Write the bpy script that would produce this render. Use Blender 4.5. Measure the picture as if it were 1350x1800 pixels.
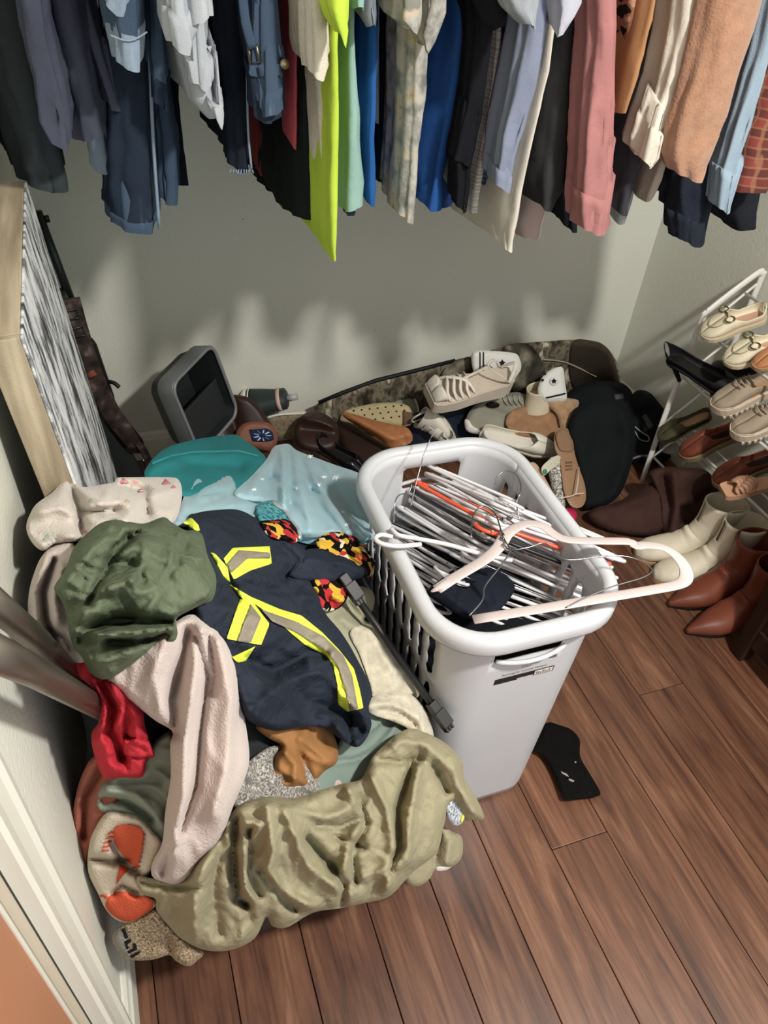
import bpy, bmesh, math, random
import numpy as np
from mathutils import Vector, Matrix, noise as mnoise
from mathutils.geometry import delaunay_2d_cdt
for o in list(bpy.data.objects): bpy.data.objects.remove(o)
scene = bpy.context.scene
COL = scene.collection
random.seed(7)
# ------------------------------------------------------------ camera (1350 x 1800)
F, CX, CY, H = 1320.0, 675.0, 900.0, 1.5
RW = np.array([[0.94292399, -0.16363935, 0.29002846], [-0.32529563, -0.63897357, 0.69706207], [0.07125373, -0.75162154, -0.65573467]])
CAM = np.array([0, 0, H])
cd = bpy.data.cameras.new('camera'); cam = bpy.data.objects.new('camera', cd); COL.objects.link(cam)
cd.sensor_fit = 'VERTICAL'; cd.sensor_height = 36.0; cd.lens = 36.0 * F / 1800.0
cd.clip_start = 0.02
m4 = Matrix(((RW[0][0], -RW[0][1], -RW[0][2], 0), (RW[1][0], -RW[1][1], -RW[1][2], 0), (RW[2][0], -RW[2][1], -RW[2][2], H), (0, 0, 0, 1)))
cam.matrix_world = m4
scene.camera = cam
# ------------------------------------------------------------ world, lights, exposure
w = bpy.data.worlds.new('world'); scene.world = w; w.use_nodes = True
w.node_tree.nodes['Background'].inputs[0].default_value = (0.90, 0.95, 1.0, 1)
w.node_tree.nodes['Background'].inputs[1].default_value = 0.8
ld = bpy.data.lights.new('ceiling_lamp_light', 'AREA'); ld.shape = 'DISK'; ld.size = 0.18; ld.energy = 54; ld.color = (1.0, 0.965, 0.91)
lo = bpy.data.objects.new('ceiling_lamp_light', ld); COL.objects.link(lo); lo.location = (0.98, -0.24, 2.34)
vs = scene.view_settings
vs.view_transform = 'Standard'; vs.look = 'None'; vs.gamma = 1; vs.use_curve_mapping = False; vs.exposure = 0.40
# ------------------------------------------------------------ unprojection helpers
def rays(px, py):
    px = np.asarray(px, float); py = np.asarray(py, float)
    d = np.stack([(px - CX) / F, (py - CY) / F, np.ones_like(px)], -1)
    return d @ RW.T
def P(px, py, **k):
    (a, v), = k.items(); i = 'xyz'.index(a)
    d = rays(px, py); return Vector(CAM + d * ((v - CAM[i]) / d[i]))
def proj(p):
    c = RW.T @ (np.array(p) - CAM); return c[0] / c[2] * F + CX, c[1] / c[2] * F + CY
# ------------------------------------------------------------ object helpers
ORG = {}
def tag(o, label=None, cat=None, group=None, kind=None):
    if label: o['label'] = label
    if cat: o['category'] = cat
    if group: o['group'] = group
    if kind: o['kind'] = kind
    return o
def thing(name, label, cat, loc=(0, 0, 0), group=None):
    o = bpy.data.objects.new(name, None); COL.objects.link(o); o.location = loc; o.empty_display_size = 0.05
    ORG[o.name] = Vector(loc); return tag(o, label, cat, group)
def mk(name, verts, faces, mat, parent=None, smooth=True, solid=0.0, bevel=0.0, subsurf=0, offset=-1.0, org=None):
    me = bpy.data.meshes.new(name)
    o = bpy.data.objects.new(name, me); COL.objects.link(o)
    if parent is not None:
        o.parent = parent; base = ORG.get(parent.name, Vector())
    else:
        base = Vector(org) if org is not None else Vector(); o.location = base
    ORG[o.name] = base
    v = np.asarray([tuple(x) for x in verts], float) - np.array(base)
    me.from_pydata(v.tolist(), [], [tuple(int(i) for i in f) for f in faces])
    me.validate(); me.update()
    if smooth: me.polygons.foreach_set('use_smooth', [True] * len(me.polygons))
    ms = mat if isinstance(mat, (list, tuple)) else [mat]
    for m in ms: me.materials.append(m)
    if bevel:
        b = o.modifiers.new('bevel', 'BEVEL'); b.width = bevel; b.segments = 2; b.limit_method = 'ANGLE'
    if solid:
        s = o.modifiers.new('solid', 'SOLIDIFY'); s.thickness = solid; s.offset = offset
    if subsurf:
        s = o.modifiers.new('sub', 'SUBSURF'); s.levels = subsurf; s.render_levels = subsurf
    return o
def box(c, s, rot=None):
    c = Vector(c); vs_ = []
    for x in (-1, 1):
        for y in (-1, 1):
            for z in (-1, 1):
                v = Vector((x * s[0] / 2, y * s[1] / 2, z * s[2] / 2))
                if rot is not None: v = rot @ v
                vs_.append(c + v)
    return vs_, [(0, 1, 3, 2), (4, 6, 7, 5), (0, 4, 5, 1), (2, 3, 7, 6), (0, 2, 6, 4), (1, 5, 7, 3)]
def mkbox(name, c, s, mat, parent=None, bevel=0.0, rot=None, **k):
    v, f = box(c, s, rot); return mk(name, v, f, mat, parent, smooth=False, bevel=bevel, **k)
def join(parts):
    V = []; Fc = []
    for v, f in parts:
        n = len(V); V += [Vector(x) for x in v]; Fc += [tuple(i + n for i in q) for q in f]
    return V, Fc
def catmull(pts, n=6, closed=False):
    pts = [Vector(p) for p in pts]; out = []
    N = len(pts); R_ = range(N if closed else N - 1)
    for i in R_:
        if closed: a, b, c, d = pts[i - 1], pts[i], pts[(i + 1) % N], pts[(i + 2) % N]
        else: a, b, c, d = pts[max(i - 1, 0)], pts[i], pts[i + 1], pts[min(i + 2, N - 1)]
        for k in range(n):
            t = k / n; t2 = t * t; t3 = t2 * t
            out.append(0.5 * (2 * b + (c - a) * t + (2 * a - 5 * b + 4 * c - d) * t2 + (3 * b - a - 3 * c + d) * t3))
    if not closed: out.append(pts[-1])
    return out
def tube(pts, r, n=7, closed=False, flat=1.0, up=None, cap=True):
    """sweep a circle (or flattened ellipse) of radius r (number or list) along pts"""
    pts = [Vector(p) for p in pts]; N = len(pts); V = []; Fc = []
    prev = None
    for i, p in enumerate(pts):
        if closed: t = pts[(i + 1) % N] - pts[i - 1]
        else: t = pts[min(i + 1, N - 1)] - pts[max(i - 1, 0)]
        if t.length < 1e-9: t = Vector((0, 0, 1))
        t.normalize()
        if up is not None: u = Vector(up)
        elif prev is None: u = Vector((0, 0, 1)) if abs(t.z) < 0.9 else Vector((1, 0, 0))
        else: u = prev
        u = u - t * u.dot(t)
        if u.length < 1e-6: u = t.orthogonal()
        u.normalize(); prev = u; b = t.cross(u)
        rr = r[i] if isinstance(r, (list, tuple)) else r
        for k in range(n):
            a = 2 * math.pi * k / n
            V.append(p + b * (math.cos(a) * rr) + u * (math.sin(a) * rr * flat))
    for i in range(N if closed else N - 1):
        j = (i + 1) % N
        for k in range(n):
            k2 = (k + 1) % n; Fc.append((i * n + k, i * n + k2, j * n + k2, j * n + k))
    if not closed and cap:
        Fc.append(tuple(range(n - 1, -1, -1))); Fc.append(tuple((N - 1) * n + k for k in range(n)))
    return V, Fc
def loft(rings, closed_ring=True, cap0=True, cap1=True):
    n = len(rings[0]); V = [Vector(p) for r in rings for p in r]; Fc = []
    for i in range(len(rings) - 1):
        for k in range(n if closed_ring else n - 1):
            k2 = (k + 1) % n; Fc.append((i * n + k, i * n + k2, (i + 1) * n + k2, (i + 1) * n + k))
    if cap0: Fc.append(tuple(range(n - 1, -1, -1)))
    if cap1: Fc.append(tuple((len(rings) - 1) * n + k for k in range(n)))
    return V, Fc
def text_mesh(name, body, mat, parent, M, size=1.0, extrude=0.0):
    """flat lettering as a mesh; M maps (u, v) text coordinates to world points"""
    c = bpy.data.curves.new(name + '_c', 'FONT'); c.body = body; c.size = size; c.resolution_u = 3
    o = bpy.data.objects.new(name + '_c', c); COL.objects.link(o)
    dg = bpy.context.evaluated_depsgraph_get(); me = bpy.data.meshes.new_from_object(o.evaluated_get(dg))
    vs_ = [M(v.co.x, v.co.y) for v in me.vertices]; fs = [tuple(p.vertices) for p in me.polygons]
    bpy.data.objects.remove(o); bpy.data.curves.remove(c); bpy.data.meshes.remove(me)
    return mk(name, vs_, fs, mat, parent, smooth=False)
def copy_tree(o, parent=None):
    c = o.copy(); COL.objects.link(c)
    if parent is not None: c.parent = parent
    ORG[c.name] = ORG.get(o.name, Vector())
    for ch in list(o.children): copy_tree(ch, c)
    return c
# ------------------------------------------------------------ materials
def lin(h):
    h = h.lstrip('#'); r = [int(h[i:i + 2], 16) / 255 for i in (0, 2, 4)]
    c = [x / 12.92 if x <= 0.04045 else ((x + 0.055) / 1.055) ** 2.4 for x in r]; y = .3 * c[0] + .59 * c[1] + .11 * c[2]
    return tuple(x * .90 + y * .10 for x in c) + (1.0,)
MATS = {}
def base_mat(name):
    m = bpy.data.materials.new(name); m.use_nodes = True; MATS[name] = m
    nt = m.node_tree; return m, nt, nt.nodes['Principled BSDF'], nt.nodes, nt.links
def coords(nt, scale=(1, 1, 1), rot=(0, 0, 0), warp=0.0, warp_scale=4.0):
    tc = nt.nodes.new('ShaderNodeTexCoord'); mp = nt.nodes.new('ShaderNodeMapping')
    mp.inputs['Scale'].default_value = scale; mp.inputs['Rotation'].default_value = rot
    nt.links.new(tc.outputs['Object'], mp.inputs['Vector'])
    if warp:
        nz = nt.nodes.new('ShaderNodeTexNoise'); nz.inputs['Scale'].default_value = warp_scale
        nt.links.new(tc.outputs['Object'], nz.inputs['Vector'])
        mx = nt.nodes.new('ShaderNodeVectorMath'); mx.operation = 'MULTIPLY_ADD'
        mx.inputs[1].default_value = (warp,) * 3
        nt.links.new(nz.outputs['Color'], mx.inputs[0]); nt.links.new(mp.outputs['Vector'], mx.inputs[2])
        return mx.outputs[0]
    return mp.outputs['Vector']
def fab(name, col, rough=0.85, var=0.12, vscale=9.0, bump=0.25, bscale=420.0, sheen=0.0, stops=None, pscale=20.0, detail=4.0, stretch=(1, 1, 1), rot=(0, 0, 0),
        wrinkle=0.0, interp='LINEAR', tex='NOISE', spec=0.25, metal=0.0, alpha=1.0, warp=0.0, transl=0.0):
    """cloth / leather / plastic: colour with mottling or a ramped pattern, plus fine weave relief"""
    if name in MATS: return MATS[name]
    m, nt, bs, N, L = base_mat(name)
    v = coords(nt, stretch, rot, warp)
    nz = N.new('ShaderNodeTexNoise'); L.new(v, nz.inputs['Vector'])
    rp = N.new('ShaderNodeValToRGB')
    if stops:
        src = nz.outputs['Fac']; nz.inputs['Scale'].default_value = pscale; nz.inputs['Detail'].default_value = detail
        if tex == 'VORONOI':
            vo = N.new('ShaderNodeTexVoronoi'); vo.inputs['Scale'].default_value = pscale; L.new(v, vo.inputs['Vector']); src = vo.outputs['Distance']
        elif tex == 'CELL':
            vo = N.new('ShaderNodeTexVoronoi'); vo.inputs['Scale'].default_value = pscale; L.new(v, vo.inputs['Vector'])
            sp = N.new('ShaderNodeSeparateColor'); L.new(vo.outputs['Color'], sp.inputs[0]); src = sp.outputs[0]
        elif tex == 'WAVE':
            wv = N.new('ShaderNodeTexWave'); wv.inputs['Scale'].default_value = pscale; L.new(v, wv.inputs['Vector']); src = wv.outputs['Fac']
        rp.color_ramp.interpolation = interp
        el = rp.color_ramp.elements
        while len(el) < len(stops): el.new(0.5)
        for e, (p, c) in zip(el, stops): e.position = p; e.color = lin(c)
        L.new(src, rp.inputs['Fac'])
    else:
        nz.inputs['Scale'].default_value = vscale; nz.inputs['Detail'].default_value = 5
        c = lin(col); el = rp.color_ramp.elements
        el[0].position = 0.3; el[1].position = 0.7
        el[0].color = tuple(x * (1 - var) for x in c[:3]) + (1,); el[1].color = tuple(min(1, x * (1 + var)) for x in c[:3]) + (1,)
        L.new(nz.outputs['Fac'], rp.inputs['Fac'])
    L.new(rp.outputs['Color'], bs.inputs['Base Color'])
    bs.inputs['Roughness'].default_value = rough; bs.inputs['Specular IOR Level'].default_value = min(spec, .10) if rough >= .75 else spec
    bs.inputs['Metallic'].default_value = metal
    sheen = .25 if sheen >= .5 else 0.0
    if sheen: bs.inputs['Sheen Weight'].default_value = sheen; bs.inputs['Sheen Roughness'].default_value = 0.8
    if alpha < 1: bs.inputs['Alpha'].default_value = alpha
    if bump:
        n2 = N.new('ShaderNodeTexNoise'); n2.inputs['Scale'].default_value = bscale; n2.inputs['Detail'].default_value = 3
        tc = N.new('ShaderNodeTexCoord'); L.new(tc.outputs['Object'], n2.inputs['Vector'])
        bp = N.new('ShaderNodeBump'); bp.inputs['Strength'].default_value = bump; bp.inputs['Distance'].default_value = 0.002
        L.new(n2.outputs['Fac'], bp.inputs['Height']); last = bp.outputs['Normal']
        if wrinkle:
            n3 = N.new('ShaderNodeTexNoise'); n3.inputs['Scale'].default_value = 26; n3.inputs['Detail'].default_value = 5; n3.inputs['Distortion'].default_value = 1.2
            L.new(tc.outputs['Object'], n3.inputs['Vector'])
            b3 = N.new('ShaderNodeBump'); b3.inputs['Strength'].default_value = wrinkle; b3.inputs['Distance'].default_value = 0.012
            L.new(n3.outputs['Fac'], b3.inputs['Height']); L.new(last, b3.inputs['Normal']); last = b3.outputs['Normal']
        L.new(last, bs.inputs['Normal'])
    return m
def plaid(name, base, c1, c2, s1=60, s2=23, rough=0.9):
    if name in MATS: return MATS[name]
    m, nt, bs, N, L = base_mat(name)
    v = coords(nt, warp=0.02, warp_scale=6)
    def wave(axis, sc, lo, hi):
        wv = N.new('ShaderNodeTexWave'); wv.bands_direction = axis; wv.inputs['Scale'].default_value = sc / 6.28; wv.inputs['Distortion'].default_value = 0.4; L.new(v, wv.inputs['Vector'])
        r = N.new('ShaderNodeValToRGB'); r.color_ramp.elements[0].position = lo; r.color_ramp.elements[1].position = hi; L.new(wv.outputs['Fac'], r.inputs['Fac']); return r.outputs['Color']
    def mix(f, a, b):
        x = N.new('ShaderNodeMix'); x.data_type = 'RGBA'
        mu = N.new('ShaderNodeMath'); mu.operation = 'MULTIPLY'; mu.inputs[1].default_value = .62; L.new(f, mu.inputs[0]); L.new(mu.outputs[0], x.inputs[0])
        if isinstance(a, tuple): x.inputs[6].default_value = a
        else: L.new(a, x.inputs[6])
        x.inputs[7].default_value = b; return x.outputs[2]
    o = mix(wave('Y', s2, 0.4, 0.6), lin(base), lin(c1)); o = mix(wave('Z', s2, 0.55, 0.7), o, lin(c1)); o = mix(wave('Z', s1, 0.86, 0.95), o, lin(c2)); o = mix(wave('Y', s1, 0.86, 0.95), o, lin(c2))
    L.new(o, bs.inputs['Base Color']); bs.inputs['Roughness'].default_value = rough; return m
def denim(name, col, fade):
    return fab(name, col, stops=[(0.25, col), (0.62, col), (0.85, fade)], pscale=14, detail=6, stretch=(2.2, 2.2, 0.5), rough=0.9, bump=0.5, bscale=500)
def metal(name, col, rough=0.3):
    return fab(name, col, rough=rough, metal=1.0, var=0.05, bump=0.0, sheen=0.0, spec=0.5)
def plastic(name, col, rough=0.35, var=0.03):
    return fab(name, col, rough=rough, var=var, bump=0.0, sheen=0.0, spec=0.5, vscale=3)
# ------------------------------------------------------------ room shell
XL, XR, YB, YF, ZC = -0.175, 1.735, 2.04, -0.9, 2.45
def wall_mat(name, col):
    m, nt, bs, N, L = base_mat(name)
    v = coords(nt)
    nz = N.new('ShaderNodeTexNoise'); nz.inputs['Scale'].default_value = 2.2; nz.inputs['Detail'].default_value = 6; L.new(v, nz.inputs['Vector'])
    rp = N.new('ShaderNodeValToRGB'); c = lin(col)
    rp.color_ramp.elements[0].position = 0.3; rp.color_ramp.elements[1].position = 0.75
    rp.color_ramp.elements[0].color = tuple(x * 0.95 for x in c[:3]) + (1,); rp.color_ramp.elements[1].color = c
    L.new(nz.outputs['Fac'], rp.inputs['Fac'])
    sp = N.new('ShaderNodeTexVoronoi'); sp.inputs['Scale'].default_value = 26; L.new(v, sp.inputs['Vector'])   # a few dark scuff specks
    s2 = N.new('ShaderNodeTexNoise'); s2.inputs['Scale'].default_value = 3.1; L.new(v, s2.inputs['Vector'])
    r1 = N.new('ShaderNodeValToRGB'); r1.color_ramp.elements[0].position = 0.03; r1.color_ramp.elements[1].position = 0.05; L.new(sp.outputs['Distance'], r1.inputs['Fac'])
    r2 = N.new('ShaderNodeValToRGB'); r2.color_ramp.elements[0].position = 0.63; r2.color_ramp.elements[1].position = 0.64; L.new(s2.outputs['Fac'], r2.inputs['Fac'])
    iv = N.new('ShaderNodeMath'); iv.operation = 'SUBTRACT'; iv.inputs[0].default_value = 1; L.new(r1.outputs['Color'], iv.inputs[1])
    mu = N.new('ShaderNodeMath'); mu.operation = 'MULTIPLY'; L.new(iv.outputs[0], mu.inputs[0]); L.new(r2.outputs['Color'], mu.inputs[1])
    mx = N.new('ShaderNodeMix'); mx.data_type = 'RGBA'; L.new(mu.outputs[0], mx.inputs[0]); L.new(rp.outputs['Color'], mx.inputs[6]); mx.inputs[7].default_value = (0.03, 0.03, 0.03, 1)
    L.new(mx.outputs[2], bs.inputs['Base Color'])
    n2 = N.new('ShaderNodeTexNoise'); n2.inputs['Scale'].default_value = 130; n2.inputs['Detail'].default_value = 2; L.new(v, n2.inputs['Vector'])
    bp = N.new('ShaderNodeBump'); bp.inputs['Strength'].default_value = 0.35; bp.inputs['Distance'].default_value = 0.003; L.new(n2.outputs['Fac'], bp.inputs['Height']); L.new(bp.outputs['Normal'], bs.inputs['Normal'])
    bs.inputs['Roughness'].default_value = 0.5; bs.inputs['Specular IOR Level'].default_value = 0.3
    return m
M_WALL = wall_mat('wall_paint', '#dcddcf')
M_TRIM = plastic('trim_paint', '#d3d1c4', 0.4)
M_CEIL = plastic('ceiling_paint', '#e6e6e2', 0.8)
def struct(o): return tag(o, kind='structure')
T = 0.1
struct(mkbox('wall_back', ((XL + XR) / 2, YB + T / 2, ZC / 2), (XR - XL + 2 * T, T, ZC), M_WALL))
struct(mkbox('wall_right', (XR + T / 2, (YB + YF) / 2, ZC / 2), (T, YB - YF, ZC), M_WALL))
struct(mkbox('wall_left', (XL - T / 2, (YB + 0.372) / 2, ZC / 2), (T, YB - 0.372, ZC), M_WALL))
struct(mkbox('ceiling', ((XL + XR) / 2, (YB + YF) / 2, ZC + T / 2), (XR - XL + 2 * T, YB - YF, T), M_CEIL))
def baseboard(name, a, b, nrm):
    a = Vector(a); b = Vector(b); n = Vector(nrm)
    prof = [(0, 0), (0.014, 0), (0.014, 0.07), (0.010, 0.078), (0.008, 0.088), (0.003, 0.095), (0, 0.095)]
    return struct(mk(name, *loft([[q + n * p + Vector((0, 0, z)) for p, z in prof] for q in (a, b)]), M_TRIM, smooth=False))
baseboard('baseboard_back', (XL, YB, 0), (XR, YB, 0), (0, -1, 0))
baseboard('baseboard_right', (XR, YB, 0), (XR, YF, 0), (-1, 0, 0))
baseboard('baseboard_left', (XL, 0.44, 0), (XL, YB, 0), (1, 0, 0))
# door casing on the left wall, then the opened brown door beyond it
y0 = 0.362
prof = [(0.436, 0), (0.436, 0.010), (0.430, 0.016), (0.418, 0.018), (0.412, 0.014), (0.388, 0.012), (0.384, 0.016), (0.366, 0.019), (0.362, 0.015), (0.362, 0)]
struct(mk('trim_1', *loft([[Vector((XL + d, y, z)) for y, d in prof] for z in (0, 2.1)]), M_TRIM, smooth=False))
struct(mkbox('trim_2', (XL - 0.052, 0.352, 1.05), (0.10, 0.02, 2.1), plastic('jamb_paint', '#b9ad9a', 0.5)))
M_DOOR = fab('door_brown', '#a8714f', rough=0.5, var=0.06, vscale=3, bump=0, sheen=0)
dr = struct(mkbox('door_1', (XL - 0.022, -0.08, 1.02), (0.035, 0.83, 2.03), M_DOOR))
mkbox('door_edge', (XL - 0.010, 0.338, 1.02), (0.014, 0.006, 2.03), M_TRIM, dr)
# wooden floor, one object per plank
def plank_mat():
    m, nt, bs, N, L = base_mat('hardwood')
    tc = N.new('ShaderNodeTexCoord'); oi = N.new('ShaderNodeObjectInfo')
    ad = N.new('ShaderNodeVectorMath'); ad.operation = 'ADD'; cb = N.new('ShaderNodeCombineXYZ')
    ml = N.new('ShaderNodeMath'); ml.operation = 'MULTIPLY'; ml.inputs[1].default_value = 37.0; L.new(oi.outputs['Random'], ml.inputs[0])
    L.new(ml.outputs[0], cb.inputs[0]); L.new(ml.outputs[0], cb.inputs[1]); L.new(tc.outputs['Object'], ad.inputs[0]); L.new(cb.outputs[0], ad.inputs[1])
    mp = N.new('ShaderNodeMapping'); mp.inputs['Scale'].default_value = (11, 1.3, 1); L.new(ad.outputs[0], mp.inputs['Vector'])
    n1 = N.new('ShaderNodeTexNoise'); n1.inputs['Scale'].default_value = 1.6; n1.inputs['Detail'].default_value = 7; n1.inputs['Roughness'].default_value = 0.62; n1.inputs['Distortion'].default_value = 1.4; L.new(mp.outputs[0], n1.inputs['Vector'])
    rp = N.new('ShaderNodeValToRGB'); el = rp.color_ramp.elements
    for i in range(2): el.new(0.5)
    for e, (p, c) in zip(el, [(0.26, '#3d2218'), (0.44, '#5f3b28'), (0.58, '#724a33'), (0.76, '#8f6648')]): e.position = p; e.color = lin(c)
    L.new(n1.outputs['Fac'], rp.inputs['Fac'])
    m2 = N.new('ShaderNodeMapping'); m2.inputs['Scale'].default_value = (60, 2.4, 1); L.new(ad.outputs[0], m2.inputs['Vector'])
    n2 = N.new('ShaderNodeTexNoise'); n2.inputs['Scale'].default_value = 2; n2.inputs['Detail'].default_value = 4; L.new(m2.outputs[0], n2.inputs['Vector'])
    r2 = N.new('ShaderNodeValToRGB'); r2.color_ramp.elements[0].position = 0.32; r2.color_ramp.elements[0].color = (0.55, 0.5, 0.48, 1); r2.color_ramp.elements[1].position = 0.52; L.new(n2.outputs['Fac'], r2.inputs['Fac'])
    mx = N.new('ShaderNodeMix'); mx.data_type = 'RGBA'; mx.blend_type = 'MULTIPLY'; mx.inputs[0].default_value = 0.8; L.new(rp.outputs['Color'], mx.inputs[6]); L.new(r2.outputs['Color'], mx.inputs[7])
    hv = N.new('ShaderNodeHueSaturation'); vm = N.new('ShaderNodeMapRange'); vm.inputs[3].default_value = 0.8; vm.inputs[4].default_value = 1.12; L.new(oi.outputs['Random'], vm.inputs[0]); L.new(vm.outputs[0], hv.inputs['Value'])
    L.new(mx.outputs[2], hv.inputs['Color']); L.new(hv.outputs[0], bs.inputs['Base Color'])
    bs.inputs['Roughness'].default_value = 0.36; bs.inputs['Specular IOR Level'].default_value = 0.6
    bp = N.new('ShaderNodeBump'); bp.inputs['Strength'].default_value = 0.25; bp.inputs['Distance'].default_value = 0.002; L.new(n2.outputs['Fac'], bp.inputs['Height']); L.new(bp.outputs['Normal'], bs.inputs['Normal'])
    return m
M_PLANK = plank_mat()
fl = struct(mkbox('floor', ((XL + XR) / 2, (YB + YF) / 2, -0.030), (XR - XL + 2 * T, YB - YF, 0.030), fab('subfloor', '#160c08', bump=0, sheen=0)))
PW = 0.1313; px0 = P(850, 1800, z=0).x % PW
rnd = random.Random(3)
cuts0 = {}
jx = int((P(1017, 1478, z=0).x - px0) // PW); cuts0[jx] = P(1017, 1478, z=0).y
i = -6
while px0 + i * PW < XR + 0.02:
    a = max(px0 + i * PW, XL - 0.02); b = min(px0 + (i + 1) * PW, XR + 0.02)
    if b - a > 0.01:
        c = cuts0.get(i, rnd.uniform(YF, YF + 1.7)); ys = [YF]
        while c > YF + 0.1: c -= 1.75
        c += 1.75
        while c < YB: ys.append(c); c += 1.75
        ys.append(YB)
        for q0, q1 in zip(ys, ys[1:]):
            mkbox('plank', ((a + b) / 2, (q0 + q1) / 2, -0.0085), (b - a - 0.0016, q1 - q0 - 0.0014, 0.017), M_PLANK, fl, bevel=0.0012)
    i += 1
# ------------------------------------------------------------ traced-cloth builder: outline + depth + folds -> closed, thick piece
class Surf:
    """depth along the viewing axis over the picture, from control points with a known world height (or x, y)"""
    def __init__(s, ctrl):
        pts = []; q = []
        for c in ctrl:
            d = rays(c[0], c[1]); ax = c[2] if isinstance(c[2], str) else 'z'; v = c[3] if isinstance(c[2], str) else c[2]
            i = 'xyz'.index(ax); pts.append(c[:2]); q.append(d[i] / (v - CAM[i]))
        s.p = np.array(pts, float) / 200; n = len(pts); q = np.array(q)
        if n < 3: s.w = None; s.a = np.array([q.mean(), 0, 0]); return
        K = s.U(s.p, s.p) + np.eye(n) * 0.02; Q = np.hstack([np.ones((n, 1)), s.p])
        A = np.zeros((n + 3, n + 3)); A[:n, :n] = K; A[:n, n:] = Q; A[n:, :n] = Q.T
        sol = np.linalg.lstsq(A, np.concatenate([q, np.zeros(3)]), rcond=None)[0]; s.w = sol[:n]; s.a = sol[n:]
    @staticmethod
    def U(a, b):
        r2 = ((a[:, None] - b[None]) ** 2).sum(-1); return 0.5 * r2 * np.log(r2 + 1e-9)
    def depth(s, p):
        x = np.asarray(p, float) / 200; q = s.a[0] + x @ s.a[1:]
        if s.w is not None: q = q + s.U(x, s.p) @ s.w
        return 1.0 / np.maximum(q, 0.2)
def seg_dist(p, line):
    line = np.asarray(line, float); best = np.full(len(p), 1e9)
    for a, b in zip(line[:-1], line[1:]):
        ab = b - a; t = np.clip(((p - a) @ ab) / (ab @ ab + 1e-9), 0, 1)
        best = np.minimum(best, np.linalg.norm(p - (a + t[:, None] * ab), axis=1))
    return best
def wrinkles(p, spec, seed):
    out = np.zeros(len(p))
    for ang, st, sc, amp in spec:
        ca, sa = math.cos(math.radians(ang)), math.sin(math.radians(ang))
        u = (p[:, 0] * ca + p[:, 1] * sa) / (sc * st); v = (-p[:, 0] * sa + p[:, 1] * ca) / sc
        n = np.array([mnoise.noise(Vector((a + 0.35 * math.sin(b * 1.7 + seed), b + 0.5 * math.sin(a * 2.1), seed * 3.7))) for a, b in zip(u, v)])
        out += amp * (0.45 * (1 - 2.6 * np.abs(n)) + 0.9 * n + 0.25 * np.exp(-(n / .17) ** 2))
    return out
def smooth_outline(pts, step, rnd_=True):
    c = catmull([(x, y, 0) for x, y in pts], 8, True) if rnd_ else [Vector((x, y, 0)) for x, y in pts] + [Vector((pts[0][0], pts[0][1], 0))]
    c.append(c[0]); c = np.array([(v.x, v.y) for v in c])
    L = np.concatenate([[0], np.cumsum(np.linalg.norm(np.diff(c, axis=0), axis=1))]); n = max(8, int(L[-1] / step))
    t = np.linspace(0, L[-1], n, endpoint=False)
    return np.stack([np.interp(t, L, c[:, 0]), np.interp(t, L, c[:, 1])], -1)
def tri_fill(ol, step):
    x0, y0 = ol.min(0); x1, y1 = ol.max(0); g = []
    for r, y in enumerate(np.arange(y0, y1, step * 0.866)):
        for x in np.arange(x0 + (step / 2 if r % 2 else 0), x1, step): g.append((x, y))
    g = np.array(g); n = len(ol)
    a = ol; b = np.roll(ol, -1, 0); ins = np.zeros(len(g), bool)
    for (ax, ay), (bx, by) in zip(a, b):
        c = (ay > g[:, 1]) != (by > g[:, 1])
        with np.errstate(divide='ignore', invalid='ignore'): xx = (bx - ax) * (g[:, 1] - ay) / (by - ay + 1e-12) + ax
        ins ^= c & (g[:, 0] < xx)
    g = g[ins]; d = seg_dist(g, np.vstack([ol, ol[:1]])); g = g[d > step * 0.55]
    V = [Vector(p) for p in np.vstack([ol, g])]
    r = delaunay_2d_cdt(V, [(i, (i + 1) % n) for i in range(n)], [], 1, 1e-5)
    return np.array([(v.x, v.y) for v in r[0]]), [tuple(f) for f in r[2]]
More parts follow.
